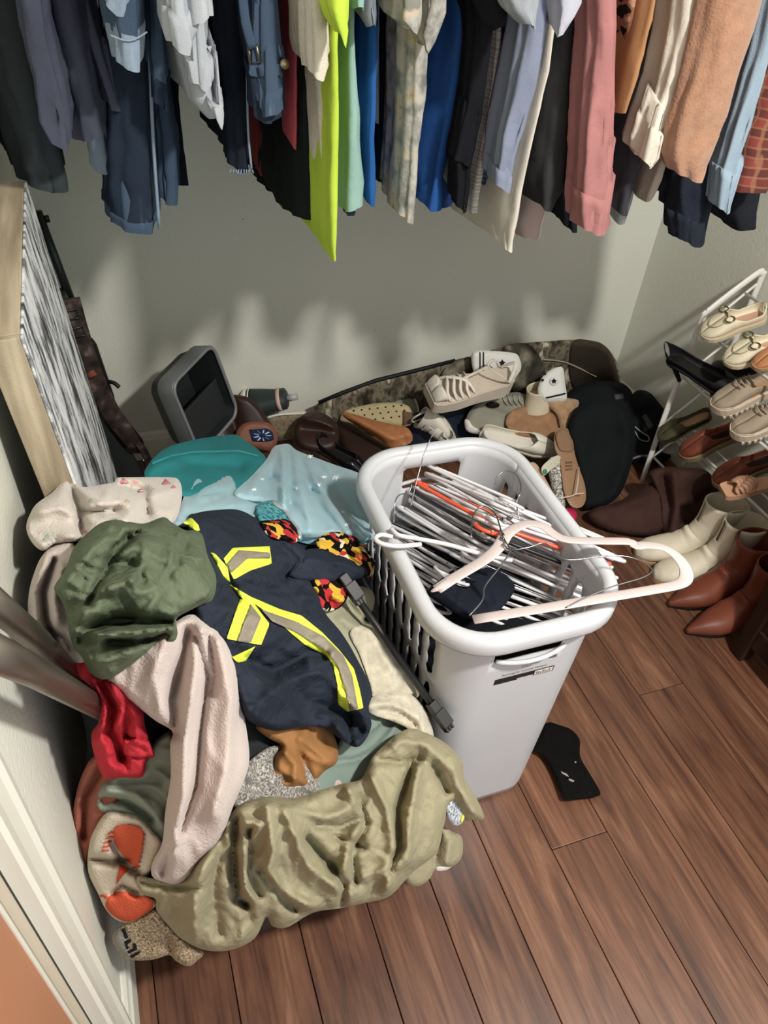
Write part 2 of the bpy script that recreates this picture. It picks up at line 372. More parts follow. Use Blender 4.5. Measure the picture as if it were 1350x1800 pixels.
class Cloth:
    def __init__(s, outline, surf, lift=0.0, T=0.03, R=26, folds=(), wr=(), seed=1, step=5, rnd_=True, back=0.02):
        s.__dict__.update(outline=smooth_outline(outline, step, rnd_), surf=surf, lift=lift, T=T * .85, R=R * .62, folds=folds, wr=wr, seed=seed, step=step, back=back)
        s.loop = np.vstack([s.outline, s.outline[:1]])
    def height(s, p):
        d = seg_dist(p, s.loop); e = 1 - np.clip(d / s.R, 0, 1)
        h = s.lift + s.T * (.42 + .58 * np.sqrt(np.clip(1 - e * e, 0, 1)))
        fade = np.clip(d / (s.R * 0.8), 0.15, 1)
        for line, amp, wd in s.folds: h += 1.35 * amp * np.exp(-(seg_dist(p, line) / wd) ** 1.45) * (0.4 + 0.6 * fade)
        if s.wr: h += 1.5 * wrinkles(p, s.wr, s.seed) * fade
        return h
    def points(s, p, extra=0.0):
        t = s.surf.depth(p) - s.height(p) - extra
        return CAM + rays(p[:, 0], p[:, 1]) * t[:, None]
    def build(s, name, mat, parent=None, org=None):
        p, fc = tri_fill(s.outline, s.step)
        d = seg_dist(p, s.loop); onb = d < 0.3
        front = s.points(p)
        rr = rays(p[:, 0], p[:, 1]); tb = s.surf.depth(p) - s.lift + s.back * np.clip(d / s.R, 0, 1)
        bk = CAM + rr * tb[:, None]
        bk[onb] = front[onb] ; n_ = len(p); bi = np.arange(n_) + n_
        V = np.vstack([front, bk])
        fs = []
        for f in fc:
            a, b, c = front[f[0]], front[f[1]], front[f[2]]
            nrm = np.cross(b - a, c - a)
            if nrm @ (CAM - a) < 0: f = f[::-1]
            fs.append(f); g = tuple(bi[i] for i in f[::-1])
            fs.append(g)
        return mk(name, V, fs, mat, parent, org=org)
    def band(s, name, outline, mat, parent, lift=0.003, step=5, rnd_=False):
        """a stripe, patch or print lying on this cloth and following its folds"""
        ol = smooth_outline(outline, step, rnd_); p, fc = tri_fill(ol, step)
        fr = s.points(p, lift); bk = s.points(p, -0.001); n = len(p); V = np.vstack([fr, bk]); fs = []
        dd = seg_dist(p, np.vstack([ol, ol[:1]])); edge = {}
        for f in fc:
            a, b, c = fr[f[0]], fr[f[1]], fr[f[2]]
            if np.cross(b - a, c - a) @ (CAM - a) < 0: f = f[::-1]
            fs.append(f); fs.append(tuple(i + n for i in f[::-1]))
            for i, j in zip(f, f[1:] + f[:1]):
                edge[(i, j)] = 1
        for (i, j) in edge:
            if (j, i) not in edge: fs.append((j, i, i + n, j + n))
        return mk(name, V, fs, mat, parent)
# ------------------------------------------------------------ laundry heap (left)
HEAP = Surf([(60, 930, .80), (60, 1100, .76), (100, 1250, .66), (140, 1430, .47), (200, 1640, .24), (330, 1690, .2), (300, 1500, .44), (470, 1480, .43), (470, 1620, .22), (640, 1590, .16), (800, 1450, .19), (700, 1300, .37),
             (640, 1240, .43), (420, 1200, .62), (250, 1180, .72), (240, 1000, .83), (330, 910, .74), (560, 920, .52), (300, 850, .68), (440, 780, .4), (640, 830, .34), (520, 800, .4), (650, 960, .47), (690, 1120, .43), (560, 1090, .52), (550, 1330, .44), (150, 860, .78)])
def cloth(name, label, cat, outline, mat, surf=HEAP, group=None, **k):
    c = Cloth(outline, surf, **k); o = c.build(name, mat, org=tuple(c.points(np.array([np.mean(outline, axis=0)]))[0]))
    tag(o, label, cat, group); return o, c
# basket that carries the heap
t = thing('laundry_tub', 'black plastic laundry tub mostly hidden under the clothes heap', 'laundry basket', (0.11, 0.86, 0))
M_BLK = plastic('black_plastic', '#141414', 0.45)
def rrect(cx, cy, hx, hy, r, z, n=6):
    out = []
    for sx, sy, a0 in ((1, 1, 0), (-1, 1, 90), (-1, -1, 180), (1, -1, 270)):
        for k in range(n + 1):
            a = math.radians(a0 + 90 * k / n); out.append(Vector((cx + sx * (hx - r) + r * math.cos(a), cy + sy * (hy - r) + r * math.sin(a), z)))
    return out
rings = [rrect(0.105, 0.86, a, b, 0.09, z) for a, b, z in ((.17, .30, .0), (.19, .325, .012), (.215, .345, .17), (.222, .352, .18), (.222, .352, .19), (.208, .338, .19), (.18, .31, .03))]
mk('tub_body', *loft(rings), M_BLK, t)
rings = [rrect(0.105, 0.86, .226, .356, .09, z) for z in (.178, .195)]
mk('rim', *loft(rings, cap0=False, cap1=False), M_BLK, t, solid=0.006)
M_UNDER = fab('gap_shade_dark', '#2b2e31', wrinkle=0.3)  # dark sheet added inside the heap; its colour gives the gaps their shade
cloth('gap_shade_sheet', 'added dark sheet standing in for the shade in the heap gaps', 'blanket',
      [(150, 900), (330, 850), (450, 830), (620, 880), (640, 960), (660, 1080), (720, 1230), (740, 1310), (700, 1450), (560, 1560), (350, 1600), (240, 1560), (170, 1480), (150, 1380), (150, 1280), (100, 1120), (90, 980)], M_UNDER, lift=-.07, T=.05, R=60, back=.14, step=14, wr=[(20, 2, 60, .01)])
# mint floral dress and heather towel (low layers)
M_MINT = fab('mint_floral', '#9db3a6', stops=[(0, '#a98f88'), (0.16, '#c3aca2'), (0.22, '#74857c'), (1.0, '#7b8c83')], tex='VORONOI', pscale=26, warp=0.03, interp='LINEAR', rough=0.8)
cloth('floral_dress', 'mint green dress with pink leaf print between sherpa collar and olive trousers', 'dress',
      [(630, 1235), (678, 1250), (735, 1275), (730, 1300), (690, 1330), (640, 1400), (590, 1420), (540, 1400), (560, 1350), (589, 1318), (604, 1288)], M_MINT, lift=-.02, T=.025, wr=[(-30, 3, 34, .012)], seed=3)
M_HEA = fab('heather_towel', '#8e8a84', stops=[(0.3, '#4e4c49'), (0.5, '#8f8a84'), (0.7, '#c2bdb5')], pscale=300, detail=2, sheen=.3, bump=.8, bscale=500)
cloth('heather_towel', 'grey heather knit sweater under the mustard cloth', 'sweater', [(402, 1420), (420, 1370), (447, 1330), (500, 1310), (560, 1360), (560, 1400), (499, 1420), (447, 1430)], M_HEA, lift=-.015, T=.03, wr=[(40, 2, 30, .008)], seed=4)
M_MUS = fab('mustard', '#96693a', rough=.75, wrinkle=.15)
cloth('mustard_shirt', 'mustard brown crumpled shirt under the navy jacket cuff', 'shirt', [(450, 1275), (500, 1262), (560, 1262), (590, 1300), (593, 1338), (570, 1356), (544, 1380), (507, 1384), (485, 1369), (485, 1330), (496, 1312), (470, 1296)], M_MUS, lift=.0, T=.03, R=20,
      folds=[([(500, 1320), (520, 1345), (515, 1375)], .018, 9), ([(530, 1330), (545, 1370)], -.02, 8), ([(530, 1300), (575, 1340)], .015, 10)], wr=[(60, 2, 22, .008)], seed=5)
# khaki sherpa jacket
M_KHA = fab('khaki_canvas', '#9c9a80', wrinkle=.2); M_SHP = fab('sherpa', '#b9b097', sheen=.5, bump=1.0, bscale=160, var=.2, vscale=60)
o, c = cloth('sherpa_jacket', 'khaki canvas jacket with cream sherpa lining beside the white hamper', 'jacket', [(545, 1085), (575, 1050), (604, 1040), (630, 1030), (656, 1041), (656, 1071), (640, 1090), (667, 1101), (700, 1145), (733, 1200), (735, 1225), (700, 1235), (644, 1245), (610, 1230), (580, 1150)], M_KHA, lift=.0, T=.03,
      folds=[([(610, 1060), (640, 1095)], -.02, 7), ([(600, 1090), (650, 1110), (690, 1180)], .015, 14)], wr=[(30, 2, 40, .008)], seed=6)
c.band('sherpa_lining', [(615, 1112), (640, 1098), (664, 1105), (698, 1150), (728, 1200), (728, 1218), (700, 1226), (660, 1232), (650, 1200), (632, 1150)], M_SHP, o, lift=.006, rnd_=True)
o, c = cloth('sherpa_collar', 'cream sherpa hood folded below the khaki jacket', 'hood', [(640, 1243), (660, 1222), (690, 1216), (718, 1218), (746, 1245), (762, 1290), (758, 1318), (740, 1312), (722, 1285), (690, 1268), (660, 1258)], M_SHP, lift=.025, T=.025, R=16, folds=[([(650, 1240), (690, 1236), (735, 1262), (750, 1300)], .012, 7), ([(665, 1250), (705, 1255), (730, 1275)], -.012, 5)], seed=7)
# tulle dress, sequins, teal bag at the back of the heap
M_TEAL = fab('teal_canvas', '#107c80', rough=.7, wrinkle=.1)
o, c = cloth('teal_bag', 'teal zippered cloth pouch at the back of the heap', 'bag', [(256, 840), (262, 815), (290, 789), (336, 774), (405, 764), (425, 770), (468, 805), (455, 830), (440, 850), (413, 862), (360, 870), (300, 870)], M_TEAL, lift=.0, T=.05, R=30,
      folds=[([(268, 822), (340, 800), (420, 798), (462, 806)], .02, 9), ([(330, 815), (420, 822)], -.03, 12)], wr=[(0, 3, 40, .006)], seed=8)
c.band('zipper', [(266, 812), (300, 799), (340, 792), (420, 790), (455, 800), (455, 803), (420, 794), (340, 796), (300, 803), (268, 816)], fab('teal_zip', '#2b8f93'), o, lift=.003)
def tulle(name, col, alpha):
    m, nt, bs, N, L = base_mat(name)
    bs.inputs['Base Color'].default_value = lin(col); bs.inputs['Roughness'].default_value = .45; bs.inputs['Sheen Weight'].default_value = .3
    tr = N.new('ShaderNodeBsdfTransparent'); mx = N.new('ShaderNodeMixShader'); nz = N.new('ShaderNodeTexNoise'); nz.inputs['Scale'].default_value = 7
    tc = N.new('ShaderNodeTexCoord'); L.new(tc.outputs['Object'], nz.inputs['Vector'])
    mr = N.new('ShaderNodeMapRange'); mr.inputs[3].default_value = alpha - .14; mr.inputs[4].default_value = min(1, alpha + .2); L.new(nz.outputs['Fac'], mr.inputs[0]); L.new(mr.outputs[0], mx.inputs[0])
    L.new(tr.outputs[0], mx.inputs[1]); L.new(bs.outputs[0], mx.inputs[2]); L.new(mx.outputs[0], N['Material Output'].inputs[0]); return m
M_TUL = tulle('blue_tulle', '#b4dbe6', .55); M_TUL2 = fab('blue_satin', '#7fb4c6', rough=.5, sheen=.3, wrinkle=.15)
dress = thing('tulle_costume_dress', 'pale blue tulle costume dress with white snowflakes and sequin bodice', 'dress', P(500, 880, z=.5))
def dpart(name, outline, mat, **k):
    c = Cloth(outline, HEAP, **k); o = c.build(name, mat, dress); return o, c
dpart('underskirt', [(420, 850), (470, 815), (560, 815), (630, 850), (650, 900), (655, 950), (600, 960), (520, 950), (460, 900), (360, 905), (330, 880)], M_TUL2, lift=-.02, T=.03, wr=[(60, 3, 30, .012), (100, 2, 18, .006)], seed=9)
dpart('skirt_layer', [(302, 920), (317, 889), (329, 859), (344, 838), (367, 842), (390, 834), (413, 838), (418, 866), (436, 876), (470, 905), (425, 915), (371, 915), (336, 925)], M_TUL, lift=.01, T=.035, R=14, folds=[([(335, 860), (410, 850)], .012, 6), ([(330, 875), (415, 866)], -.012, 6), ([(320, 895), (430, 885)], .012, 8)], wr=[(-12, 4, 16, .012)], seed=10)
so, sc = dpart('skirt', [(481, 786), (495, 781), (509, 781), (525, 793), (586, 816), (640, 838), (646, 878), (662, 916), (660, 945), (625, 950), (586, 940), (548, 945), (525, 938), (502, 905), (471, 884), (440, 880), (411, 868), (440, 839), (467, 809)], M_TUL, lift=.035, T=.03, R=16,
      folds=[([(497, 784), (499, 885)], .035, 6), ([(512, 796), (512, 890)], -.028, 7), ([(486, 796), (470, 870)], -.02, 8), ([(490, 790), (440, 862)], .02, 8), ([(515, 796), (545, 930)], .02, 8), ([(525, 800), (575, 930)], -.024, 8), ([(530, 798), (610, 935)], .022, 9), ([(560, 815), (640, 930)], -.022, 9), ([(575, 818), (650, 890)], .018, 9), ([(545, 860), (600, 880)], -.015, 7)], wr=[(70, 4, 30, .016), (35, 3, 20, .008)], seed=11)
M_SNOW = fab('snow_glitter', '#f4fbff', rough=.3, bump=0, sheen=0)
def flake(cx, cy, r, ang):
    ol = []
    for k in range(12):
        a = math.radians(ang + k * 30); q = r if k % 2 == 0 else r * .3; ol.append((cx + q * math.cos(a), cy + q * .6 * math.sin(a)))
    return ol
for cx, cy, r, a in ((589, 839, 12, 10), (545, 802, 8, 30), (447, 860, 7, 0), (560, 852, 7, 20), (520, 858, 6, 5), (604, 900, 6, 30), (610, 922, 7, 15), (462, 842, 6, 10), (570, 838, 8, 0), (636, 866, 6, 10)):
    sc.band('snowflake', flake(cx, cy, r, a), M_SNOW, so, lift=.003, step=4)
M_SEQ = fab('sequins', '#0a8fae', metal=.6, rough=.25, stops=[(0, '#067089'), (.4, '#0fb4cc'), (.8, '#7fe6ee')], tex='CELL', pscale=170, bump=.8, bscale=220, sheen=0)
bo, bc = dpart('sequin_bodice', [(452, 888), (479, 879), (500, 890), (527, 928), (530, 950), (512, 950), (494, 925), (459, 918)], M_SEQ, lift=.055, T=.025, R=12)
bc.band('sequin_trim', [(479, 879), (500, 889), (529, 928), (531, 948), (525, 948), (522, 930), (497, 897), (478, 885)], fab('silver_sequin', '#cfd6da', metal=.5, rough=.3, bump=.8, bscale=300, sheen=0), bo, lift=.004)
# colourful fleece
M_FLE = fab('comic_fleece', '#e0b400', stops=[(0, '#0d0b0a'), (.38, '#b8282a'), (.53, '#d8a814'), (.76, '#d9cfae'), (.84, '#0d0b0a')], tex='CELL', pscale=62, interp='CONSTANT', warp=.05, bump=.8, bscale=300)
fz = thing('printed_fleece_pajamas', 'black fleece pajamas with red and yellow print beside the navy jacket', 'pajamas', P(600, 990, z=.55))
for ol, nm, lf, sd in (([(455, 918), (480, 914), (507, 914), (524, 938), (520, 954), (498, 950), (470, 940)], 'leg', .07, 1), ([(556, 955), (566, 942), (585, 934), (615, 934), (633, 953), (653, 975), (658, 1000), (648, 1015), (622, 1005), (590, 990), (570, 975)], 'top', .05, 2), ([(545, 1018), (570, 1012), (598, 1014), (613, 1041), (598, 1068), (567, 1073), (552, 1045)], 'sleeve', .045, 3)):
    Cloth(ol, HEAP, lift=lf, T=.035, R=15, folds=[([(ol[0][0], ol[0][1] + 12), (ol[3][0], ol[3][1] + 18)], .014, 6), ([(ol[1][0], ol[1][1] + 22), (ol[4][0] - 8, ol[4][1] + 4)], -.014, 6)], wr=[(30, 2, 16, .006)], seed=sd).build(nm, M_FLE, fz)
# navy hi-vis work jacket
M_NAV = fab('navy_twill', '#272d39', wrinkle=.55, var=.2, bscale=600); M_HIV = fab('hi_vis_yellow', '#dff014', rough=.6, sheen=0, var=.04, bump=.3); M_REF = fab('reflective_grey', '#8b8273', rough=.45, sheen=0, var=.05)
jk = thing('work_jacket', 'navy work jacket with neon yellow and grey reflective stripes on the heap', 'jacket', P(500, 1100, z=.6))
J = Cloth([(330, 915), (345, 902), (385, 896), (422, 897), (459, 917), (480, 938), (510, 947), (537, 967), (540, 997), (512, 1012), (540, 1018), (562, 1041), (570, 1075), (600, 1112), (625, 1153), (653, 1212), (648, 1245), (653, 1275), (640, 1304), (622, 1313), (589, 1292), (574, 1281), (537, 1277), (478, 1284), (426, 1255), (405, 1180), (380, 1123), (345, 1090), (340, 1000)], HEAP, lift=.045, T=.05, R=26, seed=12,
      folds=[([(430, 1160), (480, 1180), (540, 1150), (570, 1160)], -.03, 14), ([(440, 1250), (500, 1200), (560, 1180)], .03, 18), ([(560, 1240), (600, 1250), (640, 1290)], -.025, 10), ([(478, 945), (520, 985), (500, 1015)], -.03, 9), ([(370, 975), (405, 1025), (420, 1055)], -.016, 6), ([(400, 1030), (440, 1040), (520, 1040)], -.02, 12), ([(610, 1255), (618, 1310)], -.03, 5), ([(590, 1270), (600, 1290)], .02, 8), ([(545, 1160), (575, 1165), (585, 1150)], .02, 8), ([(480, 1090), (560, 1130), (600, 1180), (620, 1240)], .012, 22)],
      wr=[(40, 2.5, 46, .012), (-20, 2.5, 24, .006), (20, 3, 13, .003)])
J.build('jacket_body', M_NAV, jk)
c2 = Cloth([(510, 1012), (528, 985), (537, 967), (567, 965), (600, 975), (619, 982), (643, 999), (636, 1014), (611, 1020), (560, 1022)], HEAP, lift=.06, T=.025, R=12, folds=[([(540, 985), (600, 990), (635, 1004)], .012, 6)], wr=[(15, 2, 18, .006)]); c2.build('sleeve', M_NAV, jk)
for nm, ol, m, lf in (('yellow_tape', [(322, 919), (336, 909), (349, 923), (352, 934), (343, 932)], M_HIV, .004), ('yellow_tape', [(393, 982), (409, 963), (474, 960), (478, 991), (440, 1003), (411, 1019)], M_HIV, .004), ('reflective_tape', [(400, 990), (420, 967), (474, 971), (476, 981), (436, 981), (407, 1007)], M_REF, .010),
      ('yellow_tape', [(370, 971), (378, 973), (400, 997), (405, 1025), (393, 1013)], M_HIV, .004),
      ('yellow_tape', [(404, 1027), (441, 1049), (493, 1071), (530, 1082), (567, 1112), (596, 1142), (622, 1175), (632, 1210), (639, 1245), (611, 1251), (594, 1238), (593, 1204), (585, 1167), (574, 1153), (537, 1134), (515, 1116), (478, 1082), (448, 1062), (426, 1053)], M_HIV, .004),
      ('reflective_tape', [(459, 1071), (522, 1093), (570, 1119), (604, 1153), (619, 1186), (630, 1246), (615, 1251), (607, 1212), (596, 1175), (574, 1145), (522, 1112), (478, 1092)], M_REF, .010),
      ('yellow_tape', [(422, 1053), (443, 1056), (474, 1097), (459, 1134), (398, 1123)], M_HIV, .005), ('reflective_tape', [(441, 1062), (459, 1086), (441, 1130), (417, 1127)], M_REF, .011), ('yellow_tape', [(408, 1155), (449, 1136), (432, 1162), (417, 1165)], M_HIV, .004)):
    J.band(nm, ol, m, jk, lift=lf)
# plush blanket with flowers, plush throw, green shirt, red cloth
M_PLU = fab('plush_floral', '#d8cbbf', stops=[(0, '#c8505a'), (.05, '#c79f95'), (.085, '#c4b9ad'), (1, '#c0b5a9')], tex='VORONOI', pscale=10, warp=.02, sheen=.6, bump=1, bscale=260)
M_PLP = fab('plush_pink', '#b9a89e', sheen=.6, bump=1, bscale=260, var=.1)
o, c = cloth('floral_plush_blanket', 'cream plush blanket with tiny red flowers piled against the left wall', 'blanket', [(122, 841), (147, 856), (183, 851), (200, 848), (206, 840), (228, 839), (300, 839), (315, 845), (320, 862), (318, 885), (308, 915), (280, 935), (230, 945), (176, 940), (150, 950), (98, 956), (75, 968), (55, 952), (46, 926), (54, 901), (65, 885), (91, 866), (110, 846)], M_PLU, lift=.03, T=.06, R=24, seed=14,
      folds=[([(125, 850), (140, 900), (145, 940)], -.04, 8), ([(130, 855), (175, 880), (190, 870)], .02, 9), ([(160, 890), (210, 882), (235, 895), (220, 910)], .025, 9), ([(150, 900), (200, 898)], -.03, 7), ([(205, 850), (255, 862), (260, 905)], -.03, 7), ([(262, 872), (305, 860)], .016, 10), ([(185, 905), (230, 920)], .02, 8), ([(75, 900), (115, 890)], .015, 16), ([(60, 940), (100, 946)], -.015, 8)], wr=[(20, 2, 34, .008)])
for x, y, r, m in ((218, 846, 7, 'red'), (292, 848, 7, 'red'), (248, 862, 6, 'red'), (224, 881, 5, 'yel'), (187, 896, 6, 'grn'), (270, 861, 4, 'yel'), (232, 857, 4, 'grn'), (160, 880, 5, 'grn'), (84, 946, 8, 'grn'), (150, 935, 5, 'red'), (305, 856, 4, 'red')):
    c.band('flower_print', [(x + r * (1 + .35 * math.sin(3 * a)) * math.cos(a), y + .7 * r * (1 + .35 * math.sin(3 * a + 1)) * math.sin(a)) for a in [2 * math.pi * k / 16 for k in range(16)]], fab('flower_' + m, dict(red='#c98087', yel='#cdb98a', grn='#a8b3a0')[m], bump=1, bscale=260), o, lift=.001, step=3)
cloth('plush_throw_fold', 'pink beige plush throw rolled behind the green shirt at the wall', 'blanket', [(95, 958), (130, 955), (150, 1000), (140, 1061), (150, 1120), (165, 1150), (150, 1168), (114, 1168), (82, 1145), (62, 1115), (50, 1081), (50, 1048), (57, 1016), (72, 980)], M_PLP, lift=.02, T=.055, R=20, seed=15,
      folds=[([(95, 985), (75, 1040), (80, 1090), (110, 1150)], -.04, 5), ([(85, 975), (62, 1040), (66, 1095), (100, 1155)], .015, 8), ([(110, 1000), (95, 1050), (102, 1090)], .02, 10), ([(78, 1108), (110, 1120), (125, 1145)], -.025, 5)])
cloth('plush_throw', 'pale pink plush throw hanging in long folds down the heap front', 'blanket', [(190, 1195), (215, 1165), (277, 1115), (310, 1092), (336, 1080), (362, 1090), (393, 1118), (414, 1162), (424, 1228), (436, 1300), (438, 1340), (430, 1370), (412, 1412), (389, 1470), (354, 1510), (331, 1541), (312, 1554), (290, 1551), (268, 1541), (268, 1516), (285, 1481), (291, 1423), (300, 1366), (299, 1310), (303, 1286), (275, 1268), (248, 1247), (222, 1225)], M_PLP, lift=.05, T=.05, R=24, seed=16,
      folds=[([(330, 1110), (318, 1170), (300, 1230), (308, 1290)], -.035, 9), ([(345, 1120), (365, 1190), (352, 1290), (345, 1380), (318, 1460)], -.03, 7), ([(352, 1110), (340, 1200), (325, 1300), (322, 1400), (305, 1500)], .03, 15), ([(385, 1130), (405, 1230), (400, 1340), (375, 1430)], .03, 20), ([(290, 1130), (270, 1190), (285, 1250)], .025, 22), ([(366, 1120), (378, 1180), (372, 1220)], -.02, 6), ([(300, 1490), (285, 1535)], -.02, 7)], wr=[(80, 3, 40, .006)])
M_GRN = fab('olive_cotton', '#5c664f', wrinkle=.5, rough=.8)
cloth('green_shirt', 'olive green crumpled cotton shirt on top of the heap', 'shirt', [(209, 913), (228, 917), (254, 920), (287, 909), (303, 919), (326, 932), (342, 932), (356, 941), (365, 976), (380, 1016), (374, 1053), (352, 1064), (314, 1084), (310, 1095), (312, 1115), (303, 1131), (275, 1132), (258, 1146), (228, 1171), (189, 1194), (160, 1184), (143, 1154), (130, 1139), (121, 1110), (114, 1070), (104, 1050), (95, 1032), (114, 1003), (130, 963), (156, 935), (180, 918)], M_GRN, lift=.085, T=.06, R=24, seed=17, step=5,
      folds=[([(150, 1110), (185, 1094), (230, 1092), (300, 1094)], -.07, 9), ([(135, 1108), (180, 1118), (240, 1112), (308, 1104)], .045, 7), ([(190, 1128), (240, 1130), (290, 1116)], -.055, 8), ([(140, 1090), (180, 1040), (230, 1020)], .025, 14), ([(158, 1062), (175, 1020), (205, 970), (240, 935)], -.03, 8), ([(190, 985), (250, 995), (245, 1025)], -.016, 9), ([(306, 935), (312, 985)], -.012, 5), ([(330, 940), (325, 965)], -.01, 5), ([(270, 950), (340, 1000), (365, 1040)], .014, 24), ([(120, 1020), (165, 960), (215, 930)], .02, 15), ([(150, 1165), (190, 1160), (240, 1140)], .014, 8), ([(200, 965), (225, 945)], -.03, 6), ([(128, 1075), (140, 1130)], -.02, 7)],
      wr=[(-35, 2.5, 44, .013), (20, 2.5, 24, .006), (65, 3, 12, .003)])
M_RED = fab('red_cotton', '#b3202f', wrinkle=.4, rough=.75)
o, c = cloth('red_shirt', 'bright red shirt hanging off the left side of the heap', 'shirt', [(117, 1165), (153, 1160), (170, 1185), (190, 1190), (208, 1198), (230, 1218), (250, 1247), (255, 1276), (262, 1299), (272, 1330), (258, 1334), (251, 1365), (215, 1367), (183, 1367), (165, 1325), (161, 1290), (173, 1270), (176, 1244), (163, 1211), (140, 1190)], M_RED, lift=.03, T=.035, R=14, seed=18, step=5,
      folds=[([(165, 1195), (185, 1230), (180, 1275)], .02, 7), ([(175, 1200), (200, 1240), (195, 1285), (215, 1330)], -.03, 6), ([(195, 1200), (215, 1250), (205, 1275)], .025, 7), ([(205, 1210), (240, 1260), (240, 1300)], .018, 9), ([(222, 1230), (222, 1290)], -.012, 5), ([(180, 1300), (200, 1350)], .01, 9), ([(222, 1296), (268, 1302)], -.012, 3)], wr=[(70, 2, 20, .006)])
c.band('cuff', [(220, 1298), (262, 1302), (271, 1329), (240, 1331), (216, 1326)], M_RED, o, lift=.012)
# lower left: rust cloth, sage shirt, patterned socks
cloth('rust_sweater', 'dusty rust sweater sleeve low at the left wall under the red shirt', 'sweater', [(128, 1440), (134, 1395), (145, 1360), (165, 1330), (205, 1325), (240, 1340), (215, 1400), (180, 1450), (160, 1500), (150, 1518), (136, 1485)], fab('rust_knit', '#9a5746', bump=.8, bscale=200, sheen=.3), lift=-.02, T=.04, R=20, folds=[([(180, 1350), (150, 1400), (147, 1470)], -.03, 6)], seed=19)
cloth('sage_shirt', 'sage green shirt tucked beside the hanging plush throw', 'shirt', [(170, 1405), (180, 1380), (205, 1362), (245, 1340), (275, 1300), (305, 1290), (320, 1366), (310, 1440), (290, 1490), (265, 1470), (245, 1442), (204, 1431), (176, 1425)], fab('sage_cotton', '#848d7e', wrinkle=.2), lift=.0, T=.035, R=18, folds=[([(185, 1405), (220, 1408), (265, 1440)], -.03, 7), ([(190, 1390), (240, 1395), (285, 1450)], .015, 9), ([(215, 1375), (280, 1370)], -.015, 12)], wr=[(30, 2, 25, .006)], seed=20)
M_KNT = fab('cream_knit', '#cdbfa9', bump=1, bscale=320, sheen=.3); M_ORG = fab('orange_knit', '#c9502c', bump=1, bscale=320, sheen=.3)
o, c = cloth('cream_orange_socks', 'cream knit socks with orange heel and toe balled together', 'socks', [(156, 1490), (165, 1460), (187, 1429), (215, 1428), (245, 1437), (273, 1464), (287, 1483), (275, 1516), (258, 1545), (262, 1570), (276, 1582), (268, 1598), (233, 1621), (205, 1617), (185, 1597), (172, 1570), (155, 1533)], M_KNT, lift=.01, T=.05, R=22, folds=[([(160, 1510), (200, 1515), (226, 1512)], -.035, 6), ([(197, 1480), (215, 1515), (232, 1530)], -.03, 6), ([(240, 1530), (255, 1560), (275, 1572)], -.03, 6), ([(200, 1570), (215, 1555), (240, 1570)], -.025, 6)], seed=21)
c.band('orange_heel', [(202, 1454), (222, 1450), (248, 1456), (252, 1478), (243, 1520), (228, 1518), (206, 1490), (199, 1472)], M_ORG, o, lift=.005, rnd_=True)
c.band('orange_toe', [(185, 1593), (197, 1572), (218, 1567), (240, 1574), (264, 1578), (268, 1596), (233, 1619), (206, 1615)], M_ORG, o, lift=.005, rnd_=True)
c.band('orange_band', [(205, 1545), (211, 1518), (228, 1528), (215, 1540), (205, 1555)], M_ORG, o, lift=.004)
for cx, cy, a, n in ((196, 1466, 110, 5), (249, 1470, 100, 8), (182, 1576, 20, 5), (256, 1592, -40, 5)):
    for k in range(n):
        q = math.radians(a); x = cx + math.cos(q) * k * 8 * (1 if a > 60 else .9); y = cy + math.sin(q) * k * 8
        s_, e_ = 7, 1.6
        c.band('stitch', [(x - s_, y - e_), (x + s_, y - e_ - 2), (x + s_, y + e_ - 2), (x - s_, y + e_)], M_ORG, o, lift=.004)
M_SPK = fab('speckled_knit', '#a08a6c', stops=[(.3, '#5f4b36'), (.48, '#a38d6f'), (.7, '#d2c3a6')], pscale=330, detail=2, bump=1, bscale=420, sheen=.3)
o, c = cloth('speckled_sock', 'tan speckled wool sock with dark lettering at the heap bottom', 'sock', [(197, 1650), (205, 1634), (222, 1622), (250, 1608), (275, 1597), (302, 1631), (330, 1655), (358, 1674), (345, 1690), (331, 1699), (310, 1690), (297, 1679), (268, 1687), (227, 1687), (208, 1672)], M_SPK, lift=.0, T=.05, R=20, folds=[([(297, 1650), (300, 1680)], -.02, 8)], seed=22)
c.band('toe_cap', [(199, 1650), (206, 1637), (216, 1632), (224, 1655), (230, 1684), (215, 1676), (206, 1666)], fab('grey_knit', '#8d8a80', bump=1, bscale=320), o, lift=.003)
INK = fab('dark_ink', '#1d1d1f', bump=0, sheen=0)
for ol in ([(213, 1633), (219, 1631), (226, 1648), (220, 1651)], [(218, 1655), (229, 1650), (231, 1656), (224, 1660), (227, 1668), (222, 1669)], [(224, 1672), (240, 1664), (242, 1669), (226, 1677)], [(228, 1681), (246, 1671), (247, 1675), (231, 1685)], [(232, 1659), (237, 1657), (241, 1664), (236, 1666)]): c.band('lettering', ol, INK, o, lift=.004, step=3)
